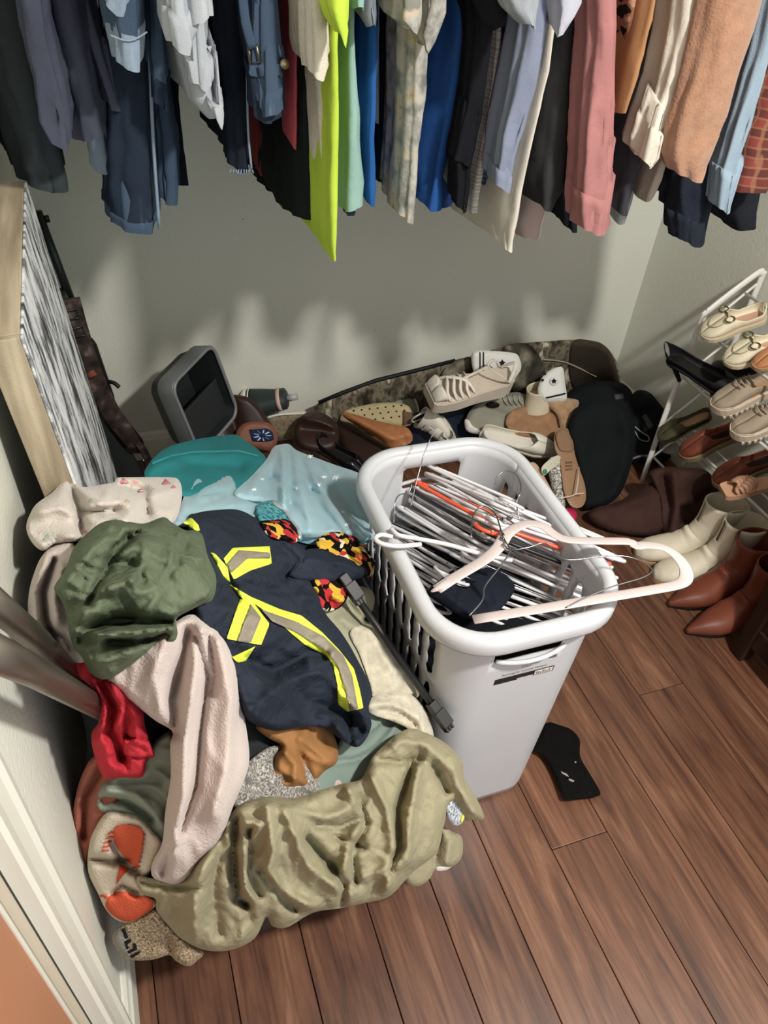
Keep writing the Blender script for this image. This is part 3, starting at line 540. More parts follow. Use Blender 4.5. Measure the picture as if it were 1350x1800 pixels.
# olive trousers over the front of the heap
M_OLV = fab('olive_jersey', '#979072', rough=.85, wrinkle=.35, var=.08)
cloth('olive_trousers', 'khaki green jersey trousers bunched along the front of the heap', 'trousers', [(655, 1330), (680, 1305), (707, 1285), (730, 1281), (760, 1293), (785, 1308), (812, 1337), (816, 1366), (835, 1398), (851, 1436), (835, 1441), (815, 1441), (800, 1415), (790, 1420), (780, 1452), (767, 1499), (724, 1535), (684, 1576), (643, 1587), (597, 1597), (551, 1604), (505, 1630), (479, 1628), (468, 1612), (447, 1650), (406, 1670), (360, 1670), (320, 1651), (297, 1628), (275, 1600), (273, 1580), (248, 1570), (241, 1541), (273, 1545), (320, 1548), (345, 1518), (380, 1480), (405, 1432), (430, 1410), (476, 1400), (516, 1403), (560, 1390), (603, 1377), (632, 1371), (645, 1352)], M_OLV, lift=.035, T=.055, R=30, seed=23, step=5,
      folds=[([(250, 1550), (300, 1560), (345, 1562)], -.03, 7), ([(365, 1495), (345, 1560), (340, 1630)], .03, 16), ([(390, 1480), (375, 1560), (385, 1640)], -.02, 12), ([(415, 1440), (410, 1500), (415, 1580), (432, 1590)], -.045, 7), ([(430, 1445), (455, 1450), (432, 1490), (430, 1560), (445, 1580)], .03, 8), ([(440, 1460), (437, 1530), (455, 1575)], -.03, 6), ([(470, 1420), (480, 1500), (470, 1530), (500, 1570), (550, 1595)], .035, 13), ([(455, 1530), (480, 1560), (520, 1600)], -.035, 7), ([(500, 1425), (520, 1470), (540, 1520), (595, 1565)], .035, 13), ([(540, 1475), (590, 1530), (605, 1555), (600, 1592)], -.045, 7), ([(520, 1420), (570, 1440), (610, 1425)], .02, 12), ([(560, 1450), (600, 1455), (635, 1440)], -.025, 8), ([(612, 1385), (640, 1440), (615, 1480), (600, 1540)], .03, 11), ([(630, 1400), (645, 1445), (620, 1500), (625, 1550)], -.035, 7), ([(655, 1370), (680, 1420), (692, 1480), (680, 1560)], .035, 13), ([(725, 1345), (700, 1420), (700, 1490), (685, 1530)], -.04, 7), ([(735, 1350), (720, 1440), (715, 1510)], .03, 12), ([(665, 1335), (700, 1340), (735, 1335)], -.02, 7), ([(700, 1300), (750, 1310), (785, 1345)], .02, 12), ([(762, 1345), (785, 1390)], -.03, 7), ([(795, 1335), (805, 1380), (835, 1430)], .02, 10), ([(590, 1470), (640, 1490)], -.02, 6), ([(640, 1540), (700, 1520)], .015, 8)],
      wr=[(55, 3, 52, .010), (115, 2.5, 26, .006), (45, 3, 14, .003)])
cloth('olive_trouser_leg', 'darker khaki trouser cuff hanging over the tub edge toward the floor', 'trousers', [(715, 1530), (765, 1490), (776, 1455), (795, 1462), (812, 1472), (812, 1505), (795, 1523), (768, 1524), (755, 1545), (735, 1558), (715, 1552)], M_OLV, lift=.0, T=.035, R=14, folds=[([(772, 1470), (765, 1515)], -.02, 6), ([(790, 1480), (785, 1515)], .012, 6)], seed=24)
o, c = cloth('athletic_sock', 'grey sock with yellow edge poking from the olive trousers', 'sock', [(786, 1405), (798, 1396), (810, 1408), (819, 1429), (812, 1447), (798, 1450), (786, 1432)], fab('grey_melange', '#a9b0b8', stops=[(.35, '#6f7780'), (.6, '#c4cad0')], pscale=260, detail=1, bump=.8, bscale=300), lift=.06, T=.02, R=10, seed=25)
c.band('yellow_edge', [(802, 1397), (810, 1407), (819, 1429), (813, 1446), (809, 1446), (814, 1429), (806, 1409)], M_HIV, o, lift=.002, step=4)
cloth('white_sock', 'tip of a white sock below the olive trouser cuff', 'sock', [(764, 1524), (770, 1515), (784, 1513), (798, 1516), (788, 1528), (770, 1531)], fab('white_knit', '#d8d3cc', bump=.8, bscale=300), lift=-.005, T=.02, R=8, seed=26, step=4)
# ------------------------------------------------------------ white laundry hamper
HC = Vector((0.547, 0.865, 0)); HZ = 0.62
M_HAM = fab('hamper_white', '#c0c2c6', rough=.32, var=.02, bump=0, sheen=0, spec=.5)
hamper = thing('laundry_hamper', 'tall white rectangular laundry hamper full of clothes hangers', 'laundry hamper', HC)
def hsize(z):
    k = z / HZ; return 0.128 + (0.153 - 0.128) * k, 0.205 + (0.233 - 0.205) * k, 0.055 + 0.03 * k
def hring(z, grow=0.0, n=8):
    hx, hy, r = hsize(z); return rrect(HC.x, HC.y, hx + grow, hy + grow, r + grow, z, n)
NR = 200
def perim_fn(z):
    rg = hring(z, n=10); rg.append(rg[0]); q = np.array([tuple(v) for v in rg]); L = np.concatenate([[0], np.cumsum(np.linalg.norm(np.diff(q, axis=0), axis=1))]); L /= L[-1]
    return q, L
def hpoint(u, z):
    q, L = perim_fn(z); u = u % 1.0; return Vector((np.interp(u, L, q[:, 0]), np.interp(u, L, q[:, 1]), z))
q0, L0 = perim_fn(0.4)
def u_of(x, y):
    d = (q0[:, 0] - x) ** 2 + (q0[:, 1] - y) ** 2
    uu = np.linspace(0, 1, 2000); xs = np.interp(uu, L0, q0[:, 0]); ys = np.interp(uu, L0, q0[:, 1])
    return float(uu[np.argmin((xs - x) ** 2 + (ys - y) ** 2)])
PER = 1.36
holes = []
rg = random.Random(5)
def slot(x, y, z0, z1, w, ph):
    u = u_of(x, y) * PER; pts = []
    n = 9
    for k in range(n + 1):
        z = z0 + (z1 - z0) * k / n; e = 1 if 0 < k < n else .45
        pts.append((u - w * e * (1 + .28 * math.sin(k * 1.9 + ph)), z))
    for k in range(n, -1, -1):
        z = z0 + (z1 - z0) * k / n + .006; e = 1 if 0 < k < n else .45
        pts.append((u + w * e * (1 + .12 * math.sin(k * 1.9 + ph + 1)), z))
    holes.append(np.array(pts))
for sgn in (-1, 1):
    for k in range(9):
        y = HC.y - .165 + k * .0412
        for r, (z0, z1) in enumerate(((.445, .565), (.30, .42), (.155, .275))):
            slot(HC.x + sgn * .147, y, z0 - .004 * k, z1 - .004 * abs(4 - k) * (r == 0), .0105, k + r * 2)
for sy in (-1, 1):
    u = u_of(HC.x, HC.y + sy * .25) * PER
    holes.append(np.array([(u - .058, .527), (u + .058, .527), (u + .062, .532), (u + .062, .572), (u + .055, .577), (u - .055, .577), (u - .062, .572), (u - .062, .532)]))
ol = [(k * PER / 90, .004) for k in range(91)] + [(PER, z) for z in np.linspace(.03, .59, 16)] + [(PER - k * PER / 90, .61) for k in range(91)] + [(0, z) for z in np.linspace(.59, .03, 16)]
pts = [np.array(ol)] + holes; allp = []; edges = []
for q in pts:
    b = len(allp); allp += [tuple(v) for v in q]; edges += [(b + i, b + (i + 1) % len(q)) for i in range(len(q))]
def inpoly(g, poly):
    ins = np.zeros(len(g), bool)
    for (ax, ay), (bx, by) in zip(poly, np.roll(poly, -1, 0)):
        c = (ay > g[:, 1]) != (by > g[:, 1])
        with np.errstate(divide='ignore', invalid='ignore'): xx = (bx - ax) * (g[:, 1] - ay) / (by - ay + 1e-12) + ax
        ins ^= c & (g[:, 0] < xx)
    return ins
grid = np.array([(x, z) for x in np.arange(.008, PER, .0155) for z in np.arange(.02, .6, .03)])
for h in holes: grid = grid[~inpoly(grid, h)]
dmin = np.full(len(grid), 9.0)
for h in holes: dmin = np.minimum(dmin, seg_dist(grid, np.vstack([h, h[:1]])))
grid = grid[dmin > .003]
cr = delaunay_2d_cdt([Vector(v) for v in allp] + [Vector(v) for v in grid], edges, [], 1, 1e-6)
cen = np.array([(sum(cr[0][i].x for i in f) / 3, sum(cr[0][i].y for i in f) / 3) for f in cr[2]])
bad = np.zeros(len(cen), bool)
for h in holes: bad |= inpoly(cen, h)
zc = {}
def hp2(u, z):
    k = round(z, 4)
    if k not in zc: zc[k] = perim_fn(k)
    q, L = zc[k]; uu = (u / PER) % 1.0 if u < PER - 1e-6 else 1.0
    return (np.interp(uu, L, q[:, 0]), np.interp(uu, L, q[:, 1]), z)
V = [hp2(v.x, v.y) for v in cr[0]]; fs = [tuple(f) for f, b in zip(cr[2], bad) if not b]
mk('hamper_wall', V, fs, M_HAM, hamper, solid=.0032, offset=0)
mk('bottom', *loft([hring(.002, -.006), hring(.012, -.004)]), M_HAM, hamper)
# rolled rim
prof = [(.000, .600), (.010, .598), (.020, .592), (.024, .585), (.026, .590), (.026, .606), (.023, .615), (.016, .620), (.006, .620), (-.001, .614), (-.002, .604)]
rings = []
for g, z in prof:
    hx, hy, r = hsize(HZ); rings.append(rrect(HC.x, HC.y, hx + g, hy + g, r + g, z, 10))
V, Fc = loft(rings + [rings[0]], cap0=False, cap1=False)
mk('rim', V, Fc, M_HAM, hamper)
for sy in (-1, 1):     # grip lips below the rim at both short ends
    pts = [Vector((HC.x + dx, HC.y + sy * (.232 + .012 * (1 - (dx / .066) ** 2)), 0.531 + .004 * (dx / .066) ** 2)) for dx in np.linspace(-.064, .064, 13)]
    mk('grip_lip', *tube(pts, .0042, 7), M_HAM, hamper)
# sticker with lettering on the short side facing the room
def front_y(z): return HC.y - hsize(z)[1] - .0022
A = P(869, 1207, y=.634); B = P(972, 1182, y=.634); SW = B.x - A.x
def MF(u, v): return Vector((A.x + u, front_y(A.z + v) - .0004, A.z + v))
def flat(name, pts, mat, parent, off=0.0):
    return mk(name, [MF(u, v) + Vector((0, -off, 0)) for u, v in pts], [tuple(range(len(pts)))], mat, parent, smooth=False)
ink = fab('print_ink', '#2a2523', bump=0, sheen=0); paper = fab('print_pale', '#cfc7bd', bump=0, sheen=0); inkb = fab('print_brown', '#4a423c', bump=0, sheen=0)
st = flat('sticker_bar', [(0, 0), (SW, 0), (SW, .0155), (0, .0155)], ink, hamper)
flat('barcode_panel', [(SW * .67, .002), (SW * .98, .002), (SW * .98, .0138), (SW * .67, .0138)], paper, st, .0004)
flat('pale_panel', [(SW * .38, .001), (SW * .65, .001), (SW * .65, .0042), (SW * .38, .0042)], paper, st, .0004)
for k in range(7): flat('barcode_line', [(SW * (.70 + .036 * k), .004), (SW * (.715 + .036 * k), .004), (SW * (.715 + .036 * k), .011 - .002 * (k % 3)), (SW * (.70 + .036 * k), .011 - .002 * (k % 3))], ink, st, .0007)
def txt(body, u, v, size, mat, nm='lettering'): return text_mesh(nm, body, mat, hamper, lambda a, b: MF(u + a, v + b), size)
txt('Rectangular Laundry Hamper', .011, .0215, .0072, inkb)
bx0, by0 = SW * .40, .033
for a, b, c_, d in ((0, 0, .016, .0006), (0, .0094, .016, .01), (0, 0, .0006, .01), (.0154, 0, .016, .01)): flat('logo_box', [(bx0 + a, by0 + b), (bx0 + c_, by0 + b), (bx0 + c_, by0 + d), (bx0 + a, by0 + d)], inkb, hamper)
txt('ms', bx0 + .004, by0 + .003, .006, inkb); txt('mainstays', bx0 + .018, by0 + .004, .0042, inkb)
for k in range(3): flat('print_lines', [(SW * .84, .042 + k * .0028), (SW * .97, .042 + k * .0028), (SW * .97, .0435 + k * .0028), (SW * .84, .0435 + k * .0028)], ink, hamper)
# ------------------------------------------------------------ hangers
M_HW = plastic('hanger_white', '#d8d5d6', .35); M_HO = plastic('hanger_orange', '#f2521f', .35); M_HB = plastic('hanger_black', '#17171a', .4); M_WIRE = metal('wire_steel', '#8d8f92', .3)
def hanger_paths(w=.205, drop=.085, kind=0):
    body = catmull([(-.012, .012, 0), (-.06, -.008, 0), (-w * .85, -drop * .75, 0), (-w, -drop, 0), (-w + .006, -drop - .012, 0), (-w + .03, -drop - .014, 0), (0, -drop - .014, 0), (w - .03, -drop - .014, 0), (w - .006, -drop - .012, 0), (w, -drop, 0), (w * .85, -drop * .75, 0), (.06, -.008, 0), (.012, .012, 0), (0, .016, 0)], 4, True)
    hook = catmull([(0, .014, 0), (0, .045, 0), (.012, .058, 0), (.022, .075, 0), (.012, .098, 0), (-.008, .1, 0), (-.022, .086, 0), (-.023, .074, 0)], 4)
    return body, hook
def make_hanger(name, label, mat, r, group, hookmat=None, hr=None):
    t = thing(name, label, 'hanger', group=group)
    b, h = hanger_paths()
    mk('hanger_body', *tube(b, r, 6, True), mat, t); mk('hook', *tube(h, hr or r * .9, 6), hookmat or mat, t)
    if mat is M_WIRE: mk('twist', *tube(catmull([(math.sin(k * 1.6) * .0035, .012 + k * .0022, math.cos(k * 1.6) * .0035) for k in range(14)], 2), .0015, 5), mat, t)
    return t
def frame(t, c, a, b):
    a = Vector(a).normalized(); b = Vector(b); b = (b - a * b.dot(a)).normalized(); n = a.cross(b)
    t.matrix_world = Matrix(((a.x, b.x, n.x, c[0]), (a.y, b.y, n.y, c[1]), (a.z, b.z, n.z, c[2]), (0, 0, 0, 1)))
hr_ = random.Random(11)
hw0 = make_hanger('plastic_hanger', 'white tubular plastic hanger packed in the hamper stack', M_HW, .0036, 'white plastic hangers in the hamper')
wi0 = make_hanger('wire_hanger', 'thin steel wire hanger packed among the white ones in the hamper', M_WIRE, .0012, 'wire hangers in the hamper')
a0 = (P(1060, 985, z=.63) - P(730, 850, z=.63)).normalized()          # along the hamper, towards the near right
n0 = Vector((.62, .30, .50)).normalized()                              # the stack fans up and to the right
used = {0: False, 1: False}
NH = 44
for k in range(NH):
    f = k / (NH - 1)
    kind = 1 if (k % 4 == 1 or k in (14, 15, 18)) else 0
    if k in (25, 26): continue
    c = Vector((.500, .850, .455)).lerp(Vector((.640, .905, .600)), f) + Vector((hr_.uniform(-.008, .008), hr_.uniform(-.02, .02), hr_.uniform(-.004, .004)))
    a = a0 + Vector((hr_.uniform(-.06, .06), hr_.uniform(-.03, .03), hr_.uniform(-.05, .05) - .04))
    b = Vector((-.70, -.42, .62)) + Vector((hr_.uniform(-.12, .12), hr_.uniform(-.1, .1), hr_.uniform(-.12, .12)))
    if hr_.random() < .35: a = -a
    src = wi0 if kind else hw0
    t = src if not used[kind] else copy_tree(src)
    used[kind] = True; frame(t, c, a, b)
t = make_hanger('plastic_hanger', 'single orange red plastic hanger in the stack', M_HO, .0042, None); frame(t, (.598, .885, .585), a0 + Vector((0, 0, -.02)), (-.7, -.42, .5)); ot = t
t = make_hanger('plastic_hanger', 'single black plastic hanger just below the orange one', M_HB, .0042, None); frame(t, (.588, .876, .570), a0 + Vector((0, 0, -.05)), (-.7, -.42, .55))
# flat pale hanger lying on top, overhanging the near corner
TOPZ = Surf([(765, 1035, .625), (930, 918, .665), (1200, 1000, .665), (830, 1088, .634)])
M_FLAT = plastic('flat_hanger_plastic', '#c6b7b4', .4)
t = thing('flat_hanger', 'flat pinkish white plastic hanger lying across the top of the hamper', 'hanger', P(960, 1000, z=.65))
def tr3(p, lift=0.0):
    p = np.array(p, float); d = TOPZ.depth(p) - lift; return [Vector(v) for v in CAM + rays(p[:, 0], p[:, 1]) * d[:, None]]
top = [(768, 1036), (800, 1015), (850, 985), (876, 962), (890, 940), (908, 927), (930, 920), (955, 925), (975, 940), (1000, 949), (1060, 951), (1105, 952), (1118, 960), (1132, 958), (1165, 962), (1190, 978), (1205, 1000), (1205, 1018), (1190, 1028), (1150, 1036), (1050, 1053), (950, 1070), (832, 1089)]
mk('hanger_body', *tube([v for v in catmull(tr3(top, .0), 3)], .0112, 12, flat=.24, up=(.1, .2, 1)), M_FLAT, t)
mk('tip', *tube(tr3([(758, 1040), (770, 1034), (790, 1023)], .002), [.002, .006, .009], 8, flat=.35, up=(0, 0, 1)), M_FLAT, t)
def wire(name, label, parts, z=None, r=.0013, surf=None):
    t = thing(name, label, 'hanger', P(*parts[0][1][0][:2], z=.63))
    for nm, pts in parts:
        if len(pts[0]) == 3: w3 = [P(x, y, z=zz) for x, y, zz in pts]
        else: w3 = tr3(pts, .008)
        mk(nm, *tube(catmull(w3, 5), r, 6), M_WIRE, t)
    return t
wire('wire_hanger', 'bent steel wire hanger hooked around the flat pale hanger on top', [('hook', [(828, 945), (832, 905), (850, 890), (870, 903), (880, 930), (885, 948)]), ('hanger_body', [(885, 948), (896, 968), (880, 995), (853, 1030), (848, 1055), (825, 1082)]), ('arm', [(885, 945), (900, 965), (930, 962), (958, 955), (985, 980), (1010, 984), (1060, 978), (1100, 978), (1130, 988), (1146, 1002), (1130, 1015), (1080, 1030), (1030, 1050), (995, 1068)]), ('twist', [(878, 932), (886, 940), (880, 946), (889, 952), (884, 958), (893, 963)])])
wire('wire_hanger', 'steel wire hook standing up from the white hangers beside the hamper back wall', [('hook', [(870, 852, .66), (874, 838, .672), (888, 828, .68), (905, 833, .68), (915, 850, .675), (914, 868, .67), (908, 882, .66), (910, 900, .65), (914, 915, .64)])])
wire('wire_hanger', 'twisted wire hanger sticking out over the hamper back rim', [('hanger_body', [(692, 920, .58), (694, 885, .60), (702, 870, .615), (718, 866, .62), (724, 850, .63)]), ('twist', [(722, 890, .6), (730, 855, .62), (738, 825, .64), (745, 800, .66), (757, 770, .68)]), ('hook', [(757, 770, .68), (763, 758, .69), (748, 748, .7), (742, 756, .70)])], r=.0012)
t = thing('plastic_hanger', 'white plastic hanger hooked over the left rim of the hamper', 'hanger', P(700, 950, z=.62))
mk('hook', *tube(catmull([P(740, 957, z=.628), P(700, 960, z=.633), P(672, 956, z=.634), P(660, 947, z=.634), P(670, 940, z=.634), P(690, 944, z=.630)], 6), .0042, 7), M_HW, t)
mk('hanger_body', *tube(catmull([P(688, 930, z=.628), P(702, 941, z=.63), P(740, 948, z=.625), P(790, 958, z=.62), P(850, 975, z=.615), P(900, 985, z=.61)], 6), .0042, 7), M_HW, t)
# dark filler added below the hangers so the hamper slots show black
rings = []
for j, z in enumerate(np.linspace(.02, .43, 14)):
    hx, hy, r = hsize(z); rg_ = rrect(HC.x, HC.y, hx - .014, hy - .014, r, z, 8)
    rings.append([p + (p - Vector((HC.x, HC.y, z))) * (.05 * mnoise.noise(p * 22)) + Vector((0, 0, .02 * mnoise.noise(p * 14))) for p in rg_])
rings.append([Vector((HC.x, HC.y, .44)) + (p - Vector((HC.x, HC.y, .43))) * .6 for p in rings[-1]])
tag(mk('dark_filler', *loft(rings), fab('black_filler', '#14161b', wrinkle=.4), org=(HC.x, HC.y, .02)), 'dark filler clothes added low in the hamper so its slots show black', 'clothes')
# dark cloth in the hamper
HS = Surf([(760, 1040, .54), (870, 1080, .53), (960, 1060, .5), (820, 1000, .53), (900, 1000, .5)])
cloth('navy_cloth', 'dark navy folded cloth lying in the near corner of the hamper', 'cloth', [(752, 1042), (775, 1018), (800, 1000), (840, 995), (880, 1005), (905, 1030), (890, 1060), (860, 1084), (825, 1088), (790, 1072)], fab('navy_cotton', '#1b1f2a', wrinkle=.2), surf=HS, lift=.0, T=.03, R=18, folds=[([(780, 1040), (830, 1080)], .015, 9), ([(800, 1010), (850, 1060)], -.012, 8)], wr=[(40, 2, 26, .005)], seed=31)
# black clip hanger leaning in the gap between heap and hamper
t = thing('clip_hanger', 'black plastic trouser hanger bar wedged between the heap and the hamper', 'hanger', P(700, 1150, z=.4))
p0 = P(606, 1020, z=.57); p1 = P(780, 1268, z=.385)
mk('bar', *tube([p0, p0.lerp(p1, .5), p1], .0065, 8), M_BLK, t)
dirv = (p1 - p0).normalized()
for e, nm in ((p0 + dirv * .015, 'clip'), (p1 - dirv * .015, 'clip')):
    up_ = Vector((0, -.3, 1)); rot = Matrix((dirv, up_.cross(dirv).normalized(), dirv.cross(up_.cross(dirv)).normalized())).transposed()
    c = mkbox(nm, e, (.052, .018, .017), M_BLK, t, bevel=.002, rot=rot)
    mkbox('jaw', e + dirv * .012 + up_ * .010, (.030, .022, .006), M_BLK, c, bevel=.001, rot=rot)
    for k in range(3): mkbox('tooth', e + dirv * .028 + rot @ Vector((0, -.006 + .006 * k, 0)), (.010, .004, .014), M_BLK, c, rot=rot)
# black sock on the floor
SK = Surf([(950, 1300, .012), (1040, 1400, .012), (1000, 1290, .012), (990, 1400, .012)])
o, c = cloth('black_sock', 'black ankle sock lying on the wood floor beside the hamper', 'sock', [(935, 1318), (948, 1290), (962, 1270), (985, 1275), (1005, 1283), (1019, 1300), (1019, 1320), (1022, 1335), (1038, 1362), (1055, 1392), (1050, 1400), (1020, 1404), (992, 1406), (985, 1392), (975, 1365), (962, 1340), (948, 1325)], fab('black_knit', '#0c0b0b', bump=.8, bscale=400, sheen=.2), surf=SK, lift=.0, T=.014, R=12, wr=[(60, 2, 20, .003)], seed=32, back=.008)
for q in ([(985, 1355), (998, 1361), (1000, 1366), (988, 1360)], [(1000, 1368), (1010, 1372), (1009, 1375), (999, 1372)], [(1010, 1338), (1013, 1338), (1013, 1341), (1010, 1341)]): c.band('lint', q, fab('lint', '#8b857c', bump=0), o, lift=.002, step=3)
# ------------------------------------------------------------ closet rods (just above the frame) and hanging clothes
M_ROD = metal('rod_steel', '#b9bbbd', .3)
t = thing('closet_rod', 'steel closet rod running along the back wall above the frame', 'rod', (XL, 1.55, 1.70))
mk('rod_tube', *tube([(XL + .004, 1.55, 1.70), (XR - .004, 1.55, 1.70)], .016, 12), M_ROD, t)
for x in (XL + .004, XR - .004): mk('flange', *tube([(x - .003, 1.55, 1.70), (x + .003, 1.55, 1.70)], .03, 14), M_ROD, t)
hgr = random.Random(21)
def hang_mesh(levels, yf, depth, back_dz=0.03, pleat=.10, npl=5, rot=0.0, top=True, n=52, taper=.0, ph=None):
    ph = hgr.uniform(0, 6) if ph is None else ph
    lv = [(P(xl, py, y=yf), P(xr, py, y=yf)) for py, xl, xr in levels]
    fine = []
    for (a, b), (c, d) in zip(lv[:-1], lv[1:]):
        steps = max(2, int((a.z - c.z) / .016))
        for k in range(steps): fine.append((a.lerp(c, k / steps), b.lerp(d, k / steps)))
    fine.append(lv[-1])
    if top:
        a, b = fine[0]; w_ = (b - a) * .5; m_ = (a + b) / 2
        for z in (1.68, 1.64, 1.58, 1.50):
            if z > m_.z + .02:
                f = 1.0 if z < 1.6 else (.55 if z < 1.66 else .22)
                q = Vector((m_.x, yf, z)); fine.insert([1.68, 1.64, 1.58, 1.50].index(z), (q - w_ * f, q + w_ * f))
    z0, z1 = fine[0][0].z, fine[-1][0].z; rings = []; sd = ph * 7 if ph == 1.0 else hgr.uniform(0, 90)
    for i, (a, b) in enumerate(fine):
        g = (z0 - a.z) / max(z0 - z1, .01) if top else 1.0; amp = pleat * (.25 + .9 * g); r = []; w_ = (b - a).length / 2
        sh = 1.0 if not top or a.z < 1.56 else (.75 if a.z < 1.66 else .3)
        for k in range(n):
            th = 2 * math.pi * k / n; c_, s_ = math.cos(th), math.sin(th)
            sx = math.copysign(abs(c_) ** .68, c_); ty = .5 - .5 * math.copysign(abs(s_) ** .85, s_)
            m = 1 + amp * math.sin(npl * th + ph + g * 1.3) + amp * .5 * math.sin((npl * 2 + 1) * th + ph * 2 - g * 2)
            q1 = mnoise.noise(Vector((c_ * 1.6 + sd, s_ * (3.5 + depth * 9), a.z * 3.2))); q2 = mnoise.noise(Vector((c_ * 2 + sd, s_ * 2.2 - a.z * 5, a.z * 19)))
            wk = min(.011, .22 * w_ + .002) * (.35 + .65 * g); dx_ = wk * (1.1 * q1 + .5 * (.4 - abs(q2) * 1.6)) * math.copysign(1, c_); dy_ = -wk * (.9 * q1 + .6 * (.4 - abs(q2) * 1.6)) * max(0, s_) 
            sx *= m * (1 - taper * ty)
            f = (sx + 1) / 2; tt = .5 + (ty - .5) * sh
            p = a.lerp(b, f)
            dz = back_dz * ty * g + .005 * math.sin(3 * th + ph)
            r.append(Vector((p.x + rot * ty * depth + dx_, yf + tt * depth + dy_, p.z + dz * (g > .5))))
        rings.append(r)
    last = rings[-1]; c = sum(last, Vector()) / len(last)
    inner = [[Vector(p) for p in last], [c + Vector(((p.x - c.x) * .86, (p.y - c.y) * .97, p.z - c.z + .001)) for p in last]]
    inn2 = [[Vector(p) for p in inner[1]], [c + Vector(((p.x - c.x) * .6, (p.y - c.y) * .85, p.z - c.z + .09)) for p in last]]
    return join([loft(rings, cap1=False), loft(inner, cap0=False, cap1=False), loft(inn2, cap0=False)])
def hang(name, label, cat, levels, mat, yf, depth=.40, parent=None, **k):
    if name in ('sleeve', 'cuff', 'leg', 'hem'): k.setdefault('ph', 1.0)
    v, f = hang_mesh(levels, yf, depth, **k)
    if parent is not None: return mk(name, v, f, mat, parent)
    c = sum(v, Vector()) / len(v); o = mk(name, v, f, mat, org=(c.x, c.y, min(p.z for p in v))); return tag(o, label, cat)
GR = 'clothes hanging from the closet rod'
def hthing(name, label, cat, px, py, yf): return thing(name, label, cat, P(px, py, y=yf), None)
DN1 = denim('denim_dark', '#26303f', '#51657c'); DN2 = denim('denim_mid', '#3f5064', '#8197ad'); DN3 = denim('denim_light', '#8394a6', '#b9c4cf'); DN4 = denim('denim_grey', '#a9aeb5', '#d0d3d6'); DN5 = denim('denim_black', '#1a2029', '#39434f')
SEAM = fab('seam_thread', '#7f93a6', bump=.6, bscale=700)
def seam(px_pts, y, parent, r=.0016, mat=None): mk('seam', *tube(catmull([P(a, b, y=y) for a, b in px_pts], 4), r, 5), mat or SEAM, parent)
# --- left end
hang('long_coat', 'dark grey green coat hanging at the far left end of the rod', 'coat', [(-60, -60, 40), (150, -20, 90), (300, 30, 128), (338, 45, 134)], fab('coat_grey', '#3c4245', wrinkle=.1), 1.50, .34, back_dz=.02, rot=-.15)
t = hthing('slate_shirt', 'slate blue long sleeved shirt hanging at the left', 'shirt', 120, 255, 1.34); MS = fab('slate_cotton', '#474a5a', wrinkle=.25)
hang('shirt_body', 0, 0, [(-60, 60, 150), (60, 80, 160), (180, 112, 176), (252, 126, 190)], MS, 1.36, .36, t, pleat=.16, npl=4)
hang('sleeve', 0, 0, [(-60, 20, 78), (60, 38, 92), (160, 62, 118), (225, 72, 130), (262, 92, 131)], MS, 1.30, .09, t, pleat=.12, npl=3)
hang('shirt_tail', 0, 0, [(-60, 110, 150), (90, 150, 188), (160, 178, 206), (192, 186, 216)], MS, 1.40, .22, t, pleat=.14)
hang('light_jeans', 'faded light blue jeans leg hanging behind the slate shirt', 'jeans', [(-60, 110, 160), (150, 150, 190), (285, 165, 212), (305, 166, 216)], DN3, 1.45, .12, pleat=.08, npl=3)
# --- dark jeans with a front seam
t = hthing('dark_jeans', 'long dark blue jeans with pale side seam hanging lowest at left', 'jeans', 245, 408, 1.42)
hang('leg', 0, 0, [(-60, 175, 280), (120, 192, 275), (280, 192, 282), (405, 194, 287)], DN1, 1.40, .14, t, pleat=.05, npl=3)
hang('leg', 0, 0, [(-60, 240, 290), (150, 262, 302), (280, 272, 322), (358, 276, 322)], DN2, 1.47, .14, t, pleat=.10, npl=4)
hang('hem', 0, 0, [(392, 193, 288), (409, 194, 288)], DN2, 1.395, .15, t, pleat=.05, npl=3, top=False, ph=1)
seam([(262, 0), (264, 120), (270, 260), (280, 402)], 1.396, t, .003)
hang('navy_slacks', 'very dark navy trousers behind the dark jeans', 'trousers', [(-60, 270, 310), (190, 278, 318), (310, 290, 330), (330, 295, 332)], fab('ink_navy', '#171c26'), 1.58, .14, pleat=.06)
t = hthing('denim_jacket', 'faded blue denim jacket with wide cuff at the upper left', 'jacket', 230, 110, 1.26)
hang('sleeve', 0, 0, [(-60, 168, 255), (20, 182, 256), (70, 192, 258)], DN2, 1.25, .12, t, pleat=.06, npl=3)
hang('cuff', 0, 0, [(62, 194, 260), (112, 202, 259), (122, 205, 258)], DN3, 1.2460, 0.124, t, pleat=.04, npl=3, top=False)
seam([(194, 62), (228, 72), (259, 56)], 1.242, t, .0012, fab('thread_pale', '#8fa0b0'))
hang('flap', 0, 0, [(-60, 186, 240), (10, 188, 236), (22, 186, 232)], DN3, 1.235, .05, t, pleat=.03, top=False)
t = hthing('denim_shirt_sleeve', 'dark denim shirt sleeve with stitched cuff between jeans and pale jacket', 'shirt', 288, 185, 1.34)
hang('sleeve', 0, 0, [(-60, 258, 290), (60, 264, 292), (150, 270, 302)], DN2, 1.33, .10, t, pleat=.06, npl=3)
hang('cuff', 0, 0, [(146, 271, 304), (190, 272, 302)], DN1, 1.3280, 0.104, t, pleat=.04, npl=3, top=False)
